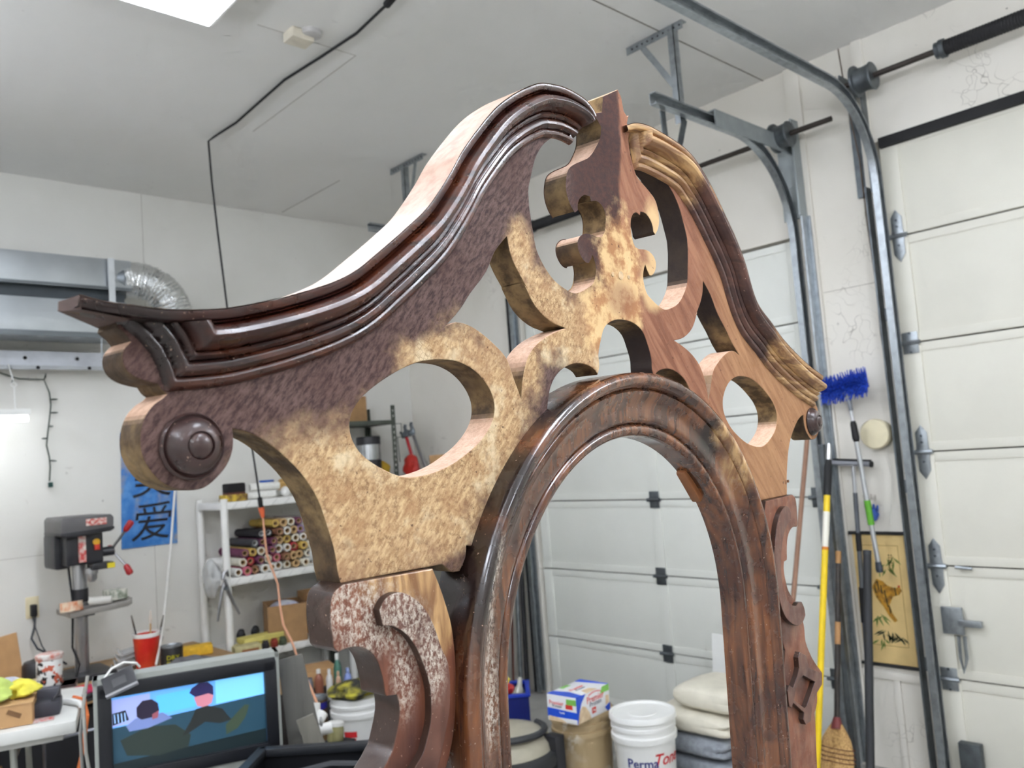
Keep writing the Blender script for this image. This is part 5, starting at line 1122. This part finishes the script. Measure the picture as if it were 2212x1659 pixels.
# bottles on a low stand behind the bucket
solo('bottle_stand', MB().box((2.56, 4.45, .14), (.34, .15, .28), rotz(-.6)), mat((70,70,68), .7), 'dark low stand carrying the bottles', 'stand')
def bottle(px, py, h, r, c, cap, label, k):
    q = V((2.535,4.517,0.292))
    return None
bs = [(2.505,4.515,.165,.026,(150,92,70),(226,222,214),'brown squeeze bottle with white cap beside the grey board'), (2.552,4.475,.16,.020,(226,224,220),(232,232,230),'white squeeze bottle with pointed cap beside the brown one'),
      (2.588,4.435,.145,.016,(206,170,140),(206,170,140),'small peach bottle between the white and green ones'), (2.615,4.485,.235,.024,(74,124,108),(224,226,220),'tall green bottle with white cap'), (2.640,4.415,.155,.023,(132,150,206),(150,166,214),'short pale blue bottle behind the white bucket')]
for (x, y, h, r, c, cc, lab) in bs:
    b = thing('bottle', lab, 'bottle', (x, y, .28), 'bottles on the low stand')
    MB().lathe([(r*.9,0),(r,.01),(r,h*.62),(r*.75,h*.76),(r*.42,h*.82),(r*.42,h*.86)], (x, y, .28), (0,0,1), 18).build('bottle_body', mat(c, .35, 0, .1), b)
    MB().lathe([(r*.5,h*.85),(r*.5,h*.98),(r*.4,h)], (x, y, .28), (0,0,1), 14).build('cap', mat(cc, .4), b)
for (x, y, h, r, c, lab) in ((2.46,4.54,.12,.020,(120,120,126),'grey jar left of the brown bottle'), (2.53,4.425,.07,.018,(206,204,200),'small white jar in front of the brown bottle')):
    solo('jar', MB().lathe([(r*.9,0),(r,.008),(r,h*.8),(r*.8,h*.86),(r*.8,h)], (x, y, .28), (0,0,1), 18), mat(c, .4), lab, 'jar')
q = V((2.30, 4.18, 0))
t = thing('metal_can', 'tall brown can with a blue band in front of the bottles', 'can', tuple(q))
MB().lathe([(.055,0),(.055,.37),(.052,.38)], q, (0,0,1), 28).build('can_body', mat((110,86,56), .45, .3, .3, 8), t)
MB().lathe([(.0556,.33),(.0556,.365)], q, (0,0,1), 28, False, False).build('blue_band', mat((40,36,140), .4), t)
MB().lathe([(.054,.378),(.057,.382),(.057,.392),(.046,.392),(.044,.382)], q, (0,0,1), 28).build('lid_rim', M_GALV, t)
# small white spools hanging on the cord
for i, (px, py, d, lab) in enumerate(((0,0,(.2,.1,1),'upper'), (1,0,(.9,.2,.8),'middle'), (2,0,(1,-.5,.1),'lower'))):
    c_ = V([(1.705,3.122,0.651), (1.710,3.093,0.620), (1.717,3.063,0.584)][i]); dd = V(d).normalized()
    ob = thing('white_spool', 'small white plastic spool on the cord beside the grey boards, %s of three' % lab, 'spool', tuple(c_), 'white spools')
    MB().lathe([(.012,-.026),(.021,-.026),(.0225,-.02),(.0225,.02),(.021,.026),(.012,.026)], c_, dd, 18, False, False).build('barrel', M_PLAS, ob)
    MB().lathe([(.0125,-.0255),(.0125,.0255)], c_, dd, 14).build('bore', mat((170,168,164), .6), ob)
solo('spool_post', MB().bar((1.99,2.86,0), (1.690,3.055,0.520), .025, .025).tube([(1.707,3.081,0.630), (1.700,3.062,0.614), (1.690,3.055,0.515)], .006, 6), mat((150,150,146), .5, .3), 'thin grey post beside the leaning boards', 'post')
q = V((2.14, 3.73, 0))
t = thing('glass_jar', 'glass jar with white lid on a block beside the white bucket', 'jar', (q.x, q.y, .285))
MB().lathe([(.036,0),(.04,.01),(.04,.06),(.034,.075)], (q.x, q.y, .285), (.12,0,1), 20).build('glass', mat((176,170,120), .15, 0, .3, 20, trans=.25), t)
MB().lathe([(.036,.075),(.038,.077),(.038,.092),(.034,.094)], (q.x, q.y, .285), (.12,0,1), 20).build('lid', M_PLAS, t)
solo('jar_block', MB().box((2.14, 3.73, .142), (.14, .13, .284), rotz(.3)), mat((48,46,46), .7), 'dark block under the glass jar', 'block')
# white bucket with red and blue print
def bucket(name, label, q, r, h, m, lid_m, lid=True, wire=True):
    t = thing(name, label, 'bucket', tuple(q))
    MB().lathe([(r*.86,0),(r*.88,.008),(r*.955,h*.72),(r*.965,h*.73),(r*1.02,h*.735),(r*1.03,h*.75),(r*1.03,h*.80),(r*.97,h*.81),(r*.97,h*.86),(r*1.02,h*.865),(r*1.02,h*.90),(r*.98,h*.905),(r*.985,h*.975)], q, (0,0,1), 48, True, not lid).build('bucket_wall', m, t, ang=30)
    if lid:
        MB().lathe([(r*1.03,h*.955),(r*1.055,h*.96),(r*1.055,h*.995),(r*1.03,h*1.02),(r*.97,h*1.02),(r*.94,h*.995),(r*.45,h*.992),(r*.44,h*.998),(r*.001,h*.998)], q, (0,0,1), 48, False, True).build('lid', lid_m, t, ang=30)
    return t
def decal(t, q, r, h0, h1, a0, a1, m, name, slope=.10, r0=.88):
    mb = MB(); n = 10
    for i in range(n+1):
        a = a0+(a1-a0)*i/n
        for hh in (h0, h1):
            rr = r*(r0+hh*slope*2.0); mb.v.append((q[0]+rr*math.cos(a), q[1]+rr*math.sin(a), q[2]+hh))
    for i in range(n): mb.f.append((2*i, 2*i+2, 2*i+3, 2*i+1))
    return mb.build(name, m, t)
def curved_text(t, body, size, q, r, h, a_mid, m, name, shear=0, r0=.88, slope=.10):
    cu = bpy.data.curves.new(name, 'FONT'); cu.body = body; cu.size = size; cu.align_x = 'CENTER'; cu.align_y = 'CENTER'; cu.shear = shear; cu.resolution_u = 3; cu.extrude = .0003; cu.offset = size*.012
    ob = bpy.data.objects.new(name, cu); COL.objects.link(ob)
    dg = bpy.context.evaluated_depsgraph_get(); me = bpy.data.meshes.new_from_object(ob.evaluated_get(dg)); bpy.data.objects.remove(ob)
    off = woff(t)
    for v in me.vertices:
        hh = h+v.co.y; rr = r*(r0+hh*slope*2.0)+.0006+v.co.z; a = a_mid+v.co.x/(r*.95)
        v.co = Vector((q[0]+rr*math.cos(a), q[1]+rr*math.sin(a), q[2]+hh))-off
    me.materials.clear(); return link_mesh(name, me, m, t)
M_BUCK = mat((240,240,236), .35, 0, .04)
M_NAVY = mat((24,32,120), .45); M_TRED = mat((206,38,44), .45)
qb = (2.46, 4.02, 0.0)
t = bucket('white_bucket', 'open white bucket with red printed figure beside the carved panel', qb, .148, .40, M_BUCK, M_BUCK, lid=False)
ab = math.atan2(-qb[1], -qb[0])
decal(t, qb, .1485, .205, .235, ab-.62, ab-.12, M_TRED, 'red_print_band', .125)
M_PRT = NT('red_print'); M_PRT = M_PRT.out(M_PRT.mix(M_PRT.ramp(M_PRT.noise(50, 3), .42, .55), lin((236,232,228)), lin((206,40,44))), .45)
decal(t, qb, .1485, .09, .20, ab-.60, ab-.16, M_PRT, 'red_print_figure', .125)
curved_text(t, 'Be', .075, qb, .1485, .115, ab+.30, M_NAVY, 'printed_lettering', r0=.885, slope=.125)
MB().tube([(qb[0]+.15*math.cos(ab-1.4), qb[1]+.15*math.sin(ab-1.4), .30)]+[(qb[0]+.158*math.cos(ab-1.4+i*.28), qb[1]+.158*math.sin(ab-1.4+i*.28), .30-.155*math.sin(math.pi*i/10)) for i in range(1,10)]+[(qb[0]+.15*math.cos(ab+1.4), qb[1]+.15*math.sin(ab+1.4), .30)], .003, 6).build('wire_handle', M_GALVD, t)
solo('rag_in_bucket', MB().blobby((qb[0]-.03, qb[1]-.02, .425), (.13, .11, .05), 24, 12, .45, 17), mat((46,46,44), .8, 0, .5, 14, c2=(190,180,60)), 'black and yellow rag piled on the white bucket', 'rag')
# black tote in the foreground
t = thing('black_tote', 'black plastic tote bin with rolled rim beside the television', 'tote', (1.72, 2.62, 0))
a0 = V((1.455,2.812,0.596)); a1 = V((1.647,2.619,0.713)); a0.z = a1.z = .64
dx = (a1-a0).normalized(); dy = Vector((dx.y, -dx.x, 0)); 
if dy.dot(-a0) < 0: dy = -dy
L_ = .62; c0_ = a0-dx*.12; M_TOTE = mat((26,27,31), .42, 0, .15)
for o_, s_ in (((L_/2, 0), (L_, .008)), ((L_/2, .40), (L_, .008)), ((0, .20), (.008, .40)), ((L_, .20), (.008, .40))):
    RTT = Matrix((dx, dy, Vector((0,0,1)) if dx.cross(dy).z > 0 else Vector((0,0,-1)))).transposed()
    MB().box(c0_+dx*o_[0]+dy*o_[1]-Vector((0,0,.32)), (s_[0], s_[1], .64), RTT).build('wall', M_TOTE, t)
    MB().box(c0_+dx*o_[0]+dy*o_[1]-Vector((0,0,.012)), (s_[0]+.03, s_[1]+.03, .03), RTT).build('rim', mat((44,46,50), .4), t, bev=.008)
MB().box(c0_+dx*L_/2+dy*.2-Vector((0,0,.63)), (L_, .40, .012), RTT).build('base', M_TOTE, t)
MB().tube([c0_+dx*.02+dy*.2+Vector((0,0,-.05)), c0_+dx*.3+dy*.2+Vector((0,0,.0)), c0_+dx*.6+dy*.2+Vector((0,0,-.02))], .012, 8).build('handle_bar', mat((50,52,56), .4), t)

# ---------------------------------------------------------------- metal shelf and tools seen through the round cut-out
M_OLIVE = mat((92,98,90), .5, .4, .2, 12)
t = thing('metal_shelf', 'grey slotted angle metal shelf in the corner of the room', 'shelf', (3.35, 5.25, 0))
for (x, y) in ((3.54, 5.08), (3.54, 5.44), (3.14, 5.08), (3.14, 5.44)):
    MB().mm((x-.018, y-.002, 0), (x+.018, y+.002, 2.04)).mm((x+.014, y-.002, 0), (x+.018, y+.034*(1 if y < 5.3 else -1), 2.04)).build('post', M_OLIVE, t)
h_ = MB()
for i in range(16): h_.box((3.54, 5.0785, 1.40+i*.04), (.008, .002, .018))
hh_ = h_.build('slots', mat((196,196,190), .6), t); hh_['kind'] = 'stuff'
for z in (1.93, 1.50, 1.0): MB().mm((3.12, 5.07, z-.03), (3.55, 5.45, z)).build('shelf_plate', M_OLIVE, t, bev=.002)
MB().mm((3.545, 5.09, 1.90), (3.62, 5.094, 1.905)).mm((3.615, 5.09, 1.80), (3.62, 5.094, 1.905)).mm((3.545, 5.09, 1.80), (3.62, 5.094, 1.805)).build('wire_bracket', M_OLIVE, t)
MB().tube([(3.575, 5.09, 1.80), (3.585, 5.09, 1.62)], .003, 6).build('bracket_wire', M_OLIVE, t)
t = thing('coffee_tin', 'black and silver tin on the metal shelf', 'tin', (3.38, 5.2, 1.50))
MB().lathe([(.085,0),(.085,.16)], (3.38, 5.18, 1.50), (0,0,1), 24).build('tin_body', M_DBLK, t)
MB().lathe([(.0862,.15),(.0862,.26)], (3.38, 5.18, 1.50), (0,0,1), 24).build('silver_band', mat((186,188,190), .25, .85), t)
MB().lathe([(.088,.26),(.088,.315),(.08,.32)], (3.38, 5.18, 1.50), (0,0,1), 24).build('lid', M_DBLK, t)
solo('brown_carton', MB().box((3.22, 5.2, 2.02), (.22, .2, .18)), M_CARD2, 'brown carton on top of the metal shelf', 'carton', bev=.002)
solo('corner_cabinet', MB().mm((3.62, 4.62, 0), (3.93, 5.42, 1.50)), mat((128,126,118), .6), 'grey cabinet in the corner carrying the tools', 'cabinet', bev=.004)
def wrench(label, px, m, c0, c1):
    t = thing('pipe_wrench', label, 'wrench', c0); c0 = V(c0); c1 = V(c1); d = (c1-c0).normalized(); s = Vector((.6,-.8,0)); s = (s-d*s.dot(d)).normalized()
    MB().tube([c0, c1], [.011,.013], 8).build('handle', m, t)
    hd = MB().prism([(-.02,0),(.018,0),(.026,.03),(.022,.075),(.03,.095),(.012,.10),(.0,.08),(.0,.05),(-.012,.04),(-.03,.06),(-.038,.045)], c1+V((0,0,0)), s, d, .022); hd.build('jaw', M_GALVD, t, bev=.003)
    MB().lathe([(.017,-.012),(.017,.012)], c1+d*.02-s*.018, d, 12).build('adjust_nut', M_DARK, t)
wrench('red handled pipe wrench standing in the corner', 0, mat((190,40,48), .4), (3.70,5.04,1.50), (3.720,5.179,1.800))
wrench('grey steel wrench standing beside the red one', 1, M_STEEL, (3.74,4.96,1.50), (3.740,5.116,1.813))
solo('red_bag', MB().blobby((3.66, 5.06, 1.585), (.05, .07, .085), 20, 14, .3, 8), mat((186,44,34), .5, 0, .3, 12), 'crumpled red bag below the wrenches', 'bag')
solo('yellow_bag', MB().blobby((3.50, 5.22, 1.57), (.06, .06, .07), 18, 12, .3, 28), mat((206,166,40), .6, 0, .3, 12), 'yellow bag behind the metal shelf post', 'bag')
solo('tool_carton', MB().box((3.76, 4.73, 1.575), (.22, .18, .15), rotz(.1)), M_CARD, 'brown carton on the corner cabinet', 'carton', bev=.002)
solo('white_spray_can', MB().lathe([(.03,0),(.032,.004),(.032,.10),(.016,.115),(.016,.14)], (3.73, 4.88, 1.50), (0,0,1), 16), mat((206,210,206), .4), 'white spray can beside the brown carton', 'can')

# ---------------------------------------------------------------- seen through the arch
qp = (3.03, 2.53, 0.0)
t = bucket('paint_bucket', 'white lidded bucket lettered PermaTone in front of the far door', qp, .145, .40, M_BUCK, M_BUCK)
ap = math.atan2(-qp[1], -qp[0])
decal(t, qp, .1452, .266, .282, ap-.80, ap+1.2, M_NAVY, 'blue_band', .115)
decal(t, qp, .1452, .230, .288, ap-.92, ap-.76, M_TRED, 'red_label_edge', .115)
decal(t, qp, .1452, .185, .230, ap-.92, ap-.76, M_RUBBER, 'black_label_edge', .115)
curved_text(t, 'Perma', .056, qp, .1462, .214, ap-.12, M_NAVY, 'label_lettering', r0=.885, slope=.118)
curved_text(t, 'Tone', .070, qp, .1462, .226, ap+.74, M_TRED, 'label_lettering', shear=.35, r0=.885, slope=.118)
for h in (.175, .155): decal(t, qp, .1454, h, h+.002, ap-.7, ap+.9, M_DARK, 'label_rule', .115)
qt = (2.975, 2.86, 0.0)
M_TANB = mat((196,172,132), .5, 0, .12, 8)
M_TAN2 = NT('paint_smeared_tan'); k = M_TAN2.ramp(M_TAN2.noise(14, 4, .6), .52, .62); k = M_TAN2.math('MULTIPLY', k, M_TAN2.ramp(M_TAN2.noise(5, 2), .4, .6)); M_TAN2 = M_TAN2.out(M_TAN2.mix(k, lin((196,172,132)), lin((232,222,204))), .45)
t = bucket('tan_bucket', 'tan paint smeared bucket under the drink carton', qt, .145, .375, M_TAN2, M_TANB)
MB().lathe([(.05,.3755),(.13,.3755),(.13,.379),(.05,.379)], qt, (0,0,1), 24).build('paint_smear', mat((226,212,184), .5, 0, .3, 30, c2=(240,238,230)), t)
decal(t, qt, .1455, .08, .16, math.atan2(-qt[1],-qt[0])-.35, math.atan2(-qt[1],-qt[0])-.28, mat((236,230,216), .5), 'paint_drip', .115)
# drink carton
bx = (V((.994,.110,0))).normalized(); by = Vector((-bx.y, bx.x, 0)); RBX = Matrix((bx, by, Vector((0,0,1)))).transposed()
bc = Vector((2.885,2.785,.3825)); BL, BW, BH = .26, .168, .118
t = thing('drink_carton', 'white and blue protein drink carton on the tan bucket', 'carton', tuple(bc))
# long side faces the camera's right (normal -by), short side faces left (normal -bx)
MB().box(bc+Vector((0,0,BH/2)), (BL, BW, BH), RBX).build('carton_body', mat((238,238,240), .35, 0, .03), t, bev=.0015)
M_CBLUE = mat((30,84,214), .4); M_CGRN = mat((132,196,92), .4); M_CRED = mat((222,66,58), .4); M_CTAN = mat((214,186,148), .5, 0, .3, 30, c2=(236,214,180))
def face(kind, P, m, name, d=.0007):
    k_ = {'L': BL/.215, 'S': BW/.135, 'T': BL/.215}[kind]; q_ = {'L': 1, 'S': 1, 'T': BW/.135}[kind]; P = [(a*k_, b*q_) for a, b in P]
    if kind == 'L': o_, ax_, ay_ = bc-by*(BW/2), bx, Vector((0,0,1))
    elif kind == 'S': o_, ax_, ay_ = bc-bx*(BL/2), -by, Vector((0,0,1))
    else: o_, ax_, ay_ = bc+Vector((0,0,BH)), bx, by
    return MB().prism(P, o_, ax_, ay_, d).build(name, m, t)
h2, w2 = .1075, .0675; H2, W2 = BL/2, BW/2
face('L', [(-h2,0),(-h2,BH),(-.045,BH),(-.075,.085),(-.088,.055),(-.09,0)], M_CBLUE, 'blue_panel')
face('L', [(-.105,.0),(-.09,.05),(-.07,.07),(-.05,.06),(-.03,.03),(-.02,0)], M_CTAN, 'cream_splash', .0012)
face('L', [(h2-.045,BH),(h2,BH),(h2,BH-.03),(h2-.06,BH-.028)], M_CGRN, 'green_flash')
face('L', [(h2-.02,0),(h2,0),(h2,.035),(h2-.035,.02)], M_CBLUE, 'blue_corner')
face('L', [(h2-.028,.03),(h2-.006,.034),(h2-.006,.07),(h2-.026,.072)], M_CTAN, 'drink_picture', .0012)
face('L', [(-.012,.018),(.014,.018),(.014,.044),(-.012,.044)], M_CRED, 'red_badge')
text_mesh('brand_text', 'Premier', .042, bc-by*(W2+.0006)+bx*.017+Vector((0,0,.083)), bx, (0,0,1), M_CRED, t)
text_mesh('brand_text', 'Protein', .032, bc-by*(W2+.0006)+bx*.017+Vector((0,0,.060)), bx, (0,0,1), mat((90,94,110), .5), t)
text_mesh('badge_text', '30g', .014, bc-by*(W2+.0010)+bx*.001+Vector((0,0,.031)), bx, (0,0,1), M_WHITE, t)
sw = [(.055*math.cos(a)+.010, .085+.028*math.sin(a)) for a in [math.pi*.75-i*.22 for i in range(12)]]
face('L', sw + [(x*.97+.001, y-.004) for x, y in sw[::-1]], M_CRED, 'red_swoosh')
face('S', [(-w2,.018),(w2,.022),(w2,.052),(-w2,.058)], M_CBLUE, 'blue_band')
face('S', [(-w2+.004,0),(-w2+.006,.022),(-.03,.02),(0,.012),(.02,0)], M_CTAN, 'cream_splash', .0012)
face('S', [(w2-.045,BH-.012),(w2,BH-.010),(w2,BH-.036),(w2-.045,BH-.036)], M_CGRN, 'green_flash')
face('S', [(.018,.062),(.05,.062),(.05,.082),(.018,.082)], M_CRED, 'red_badge')
face('S', [(.02,.004),(.048,.004),(.048,.016),(.02,.016)], M_WHITE, 'barcode_panel', .0012)
text_mesh('brand_text', 'Premier', .026, bc-bx*(H2+.0006)+by*.030+Vector((0,0,.082)), -by, (0,0,1), M_CRED, t)
text_mesh('brand_text', 'Protein', .018, bc-bx*(H2+.0006)+by*.028+Vector((0,0,.068)), -by, (0,0,1), mat((90,94,110), .5), t)
text_mesh('flavour_text', 'Vanilla', .012, bc-bx*(H2+.001)+Vector((0,0,.042)), -by, (0,0,1), M_WHITE, t)
face('T', [(-h2,-w2),(-h2,w2),(-.07,w2),(-.055,.0),(-.07,-w2)], M_CBLUE, 'blue_panel')
face('T', [(h2,-w2),(h2,w2),(h2-.035,w2),(h2-.01,-w2)], M_CBLUE, 'blue_corner')
face('T', [(-.03,w2),(.02,w2),(.02,w2-.02),(-.03,w2-.02)], M_CGRN, 'green_flash')
face('T', [(-.04,-w2),(-.02,-.03),(.02,-.035),(.03,-w2)], M_CTAN, 'cream_splash', .0012)
text_mesh('brand_text', 'Premier', .030, bc+Vector((0,0,BH+.0006))+by*.008, bx, by, M_CRED, t)
text_mesh('brand_text', 'Protein', .022, bc+Vector((0,0,BH+.0006))-by*.014, bx, by, mat((90,94,110), .5), t)
# folded moving blankets and drop cloths by the far door
M_BLANK = mat((150,155,162), .9, 0, .25, 40, .5); M_DROP = mat((228,222,204), .8, 0, .12, 10)
def fold(name, label, cy, z, w_, h, d, m, roll, seed, x=3.42):
    r = random.Random(seed); h *= .93
    outl = [(-w_/2, .03*h), (-w_/2-.012, .27*h), (-w_/2-.004, .46*h), (-w_/2+.03, .50*h), (-w_/2-.004, .54*h), (-w_/2-.014, .75*h), (-w_/2, .95*h), (-w_/4, h*1.0), (0, h*.97), (w_/4, h*1.02), (w_/2-.02, h*.98), (w_/2+.008, .8*h), (w_/2+.012, .5*h), (w_/2, .1*h), (w_/4, 0), (0, 0), (-w_/4, 0)]
    mb = MB(); m_ = len(outl); ns = 7
    for j in range(ns+1):
        f = j/ns; sh = 1.0 if 0 < f < 1 else .80
        for a, b in outl: mb.v.append((x-d/2+d*f, cy+a*(.9+.1*sh)+r.uniform(-.010,.010), z+h*.5+(b-h*.5)*sh+r.uniform(-.006,.006)))
    for j in range(ns):
        for k in range(m_): mb.f.append((j*m_+k, j*m_+(k+1) % m_, (j+1)*m_+(k+1) % m_, (j+1)*m_+k))
    mb.f += [tuple(range(m_-1,-1,-1)), tuple(range(ns*m_, ns*m_+m_))]
    o = solo(name, mb, m, label, 'blanket', None, .0, None, 60); md = o.modifiers.new('soft', 'SUBSURF'); md.levels = md.render_levels = 2
    return o
fold('moving_blanket', 'grey moving blanket at the bottom of the folded stack', 2.46, .002, .44, .085, .44, M_BLANK, 0, 1)
fold('moving_blanket', 'grey moving blanket, second from the bottom of the stack', 2.45, .088, .42, .075, .42, M_BLANK, 0, 2)
fold('moving_blanket', 'grey moving blanket, topmost grey one of the stack', 2.47, .165, .44, .095, .43, M_BLANK, 0, 3)
fold('drop_cloth', 'folded cream canvas drop cloth lying on the grey blankets', 2.44, .262, .42, .10, .40, M_DROP, 0, 4)
fold('drop_cloth', 'rolled cream canvas drop cloth on top of the folded one', 2.36, .362, .34, .115, .34, M_DROP, 0, 5)
solo('white_card', MB().box((3.80, 2.52, .29), (.012, .30, .58), Matrix.Rotation(.12, 3, 'Y')), M_WHITE, 'white card leaning behind the drop cloths', 'card')
# upright vacuum and bins at the left of the arch
q = (2.60, 3.02, 0.0)
t = thing('waste_bin', 'round tan bin with black domed rims in front of the far door', 'bin', q)
MB().lathe([(.20,0),(.215,.02),(.23,.20),(.24,.22)], q, (0,0,1), 40).build('bin_body', mat((176,166,142), .5), t)
MB().lathe([(.235,.205),(.262,.21),(.268,.235),(.262,.262),(.225,.27)], q, (0,0,1), 40).build('rim', mat((52,54,56), .5), t)
MB().lathe([(.235,.265),(.225,.30),(.19,.335),(.12,.35),(.0005,.352)], q, (0,0,1), 40, False, True).build('dome_lid', mat((178,172,152), .45), t)
MB().tube([(q[0]+.20*math.cos(a*.21-3.3), q[1]+.20*math.sin(a*.21-3.3), .345+.01*math.sin(a*.3)) for a in range(16)], .016, 8).build('hose', mat((60,62,64), .6), t)
MB().mm((q[0]+.10, q[1]-.25, .05), (q[0]+.16, q[1]-.17, .33)).build('latch_post', M_DBLK, t, bev=.01)
MB().mm((2.42, 2.62, 0.0), (2.44, 2.80, .06)).v
t = thing('crate_basket', 'blue plastic basket holding coloured toys behind the bin', 'basket', (2.98, 3.55, .25))
bq = Vector((2.98,3.50,.22)); RQ = rotz(-.75)
for dx_, dy_, sx_, sy_ in ((0,-.13,.36,.008),(0,.13,.36,.008),(-.18,0,.008,.26),(.18,0,.008,.26)):
    MB().box(bq+RQ @ Vector((dx_,dy_,.07)), (sx_, sy_, .14), RQ).build('side', mat((24,36,112), .45), t)
    MB().box(bq+RQ @ Vector((dx_,dy_,.14)), (sx_+.018, sy_+.018, .016), RQ).build('rim', mat((32,60,180), .45), t, bev=.003)
MB().box(bq+Vector((0,0,.004)), (.36,.26,.008), RQ).build('base', mat((24,36,110), .5), t)
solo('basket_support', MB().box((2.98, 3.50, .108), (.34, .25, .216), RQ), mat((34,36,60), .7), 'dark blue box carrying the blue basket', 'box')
for i, (dx_, dy_, dz_, c, lab) in enumerate(((.0,-.06,.17,(226,206,60),'left yellow toy block in the blue basket'), (.05,-.01,.185,(232,212,70),'right yellow toy block in the blue basket'), (.07,-.09,.165,(196,44,44),'red toy block in the blue basket'))):
    solo('toy_block', MB().blobby(bq+RQ @ Vector((dx_,dy_,dz_)), (.045,.035,.03), 14, 8, .25, 60+i), mat(c, .4), lab, 'toy', 'toys in the blue basket')
solo('glass_bottle', MB().lathe([(.035,0),(.04,.01),(.04,.06),(.014,.10),(.012,.14),(.016,.142)], bq+RQ @ Vector((.12,.02,.05)), (.35,.1,1), 16), mat((206,204,190), .2, 0, .1, 8, trans=.2), 'clear bottle sticking out of the blue basket', 'bottle')
# sprayer wrapped with green strap, on the wall beside the far door
t = thing('pump_sprayer', 'grey green pump sprayer standing in the corner by the far door', 'sprayer', (3.62, 4.34, 0))
qs = (3.60, 4.33, 0.0)
MB().lathe([(.075,0),(.08,.01),(.08,.52),(.07,.54)], qs, (0,0,1), 24).build('tank', mat((128,136,122), .5), t)
MB().lathe([(.068,.54),(.07,.545),(.07,.64),(.066,.645)], qs, (0,0,1), 24).build('metal_band', mat((170,166,164), .35, .5), t)
MB().lathe([(.082,.645),(.086,.66),(.08,.69),(.03,.70)], qs, (0,0,1), 24).build('collar', mat((118,128,116), .5), t)
MB().lathe([(.014,0),(.014,.004)], (qs[0]+.08*math.cos(-2.25), qs[1]+.08*math.sin(-2.25), .45), (math.cos(-2.25), math.sin(-2.25), 0), 12).build('vent', M_RUBBER, t)
t = thing('green_strap', 'tangled bright green strap hanging over the pump sprayer', 'strap', (3.62, 4.33, .70))
M_GREEN = mat((62,200,92), .6, 0, .35, 20)
rs = random.Random(4); tg = MB()
for i in range(9):
    P = []; a = rs.uniform(0, 6.28)
    for k in range(9): P.append((qs[0]+.075*math.cos(a+k*.75)*rs.uniform(.5,1.1), qs[1]+.075*math.sin(a+k*.75)*rs.uniform(.5,1.1), .72+.012*i+rs.uniform(-.02,.05)))
    tg.tube(P, .010, 6)
tg_ = tg.build('tangle', M_GREEN, t); tg_['kind'] = 'stuff'
MB().bar((3.66, 4.30, .82), (3.93, 4.36, 1.35), .03, .004).build('hanging_band', M_GREEN, t)
MB().bar((3.93, 4.36, 1.35), (3.97, 4.38, 1.75), .03, .004).build('hanging_band', M_GREEN, t)
solo('dark_reel', MB().lathe([(.05,-.03),(.09,-.03),(.09,.03),(.05,.03)], (3.80, 4.47, .92), (1,.3,0), 20), mat((40,40,40), .7), 'dark cable reel behind the green strap', 'reel')
solo('reel_post', MB().bar((3.82, 4.48, 0), (3.82, 4.48, .84), .03, .03), M_DARK, 'dark post carrying the cable reel', 'post')
t = thing('yellow_bottle', 'yellow and blue spray bottle at the left of the sprayer', 'bottle', (3.38, 4.32, 0))
MB().lathe([(.07,0),(.075,.01),(.075,.34),(.06,.36)], (3.38, 4.33, 0), (0,0,1), 20).build('bottle_body', mat((30,70,120), .4), t)
MB().lathe([(.062,.36),(.065,.37),(.055,.44),(.045,.50),(.03,.56),(.02,.58)], (3.38, 4.33, 0), (0,0,1), 20).build('bottle_top', mat((226,210,70), .4), t)
# thin dark pipes standing along the far door edge
for i, (y, m_, lab) in enumerate(((4.235, M_DARK, 'dark pipe standing at the left edge of the far door'), (4.275, M_GALV, 'grey conduit standing beside the dark pipe in the corner'), (4.33, mat((98,56,44), .6), 'thin brown stick standing left of the grey conduit'))):
    solo('standing_pipe', MB().tube([(3.90-.02*i, y, 0), (3.955, y+.005, 1.62-.1*i)], [.016,.016] if i < 2 else [.009,.009], 10), m_, lab, 'pipe')
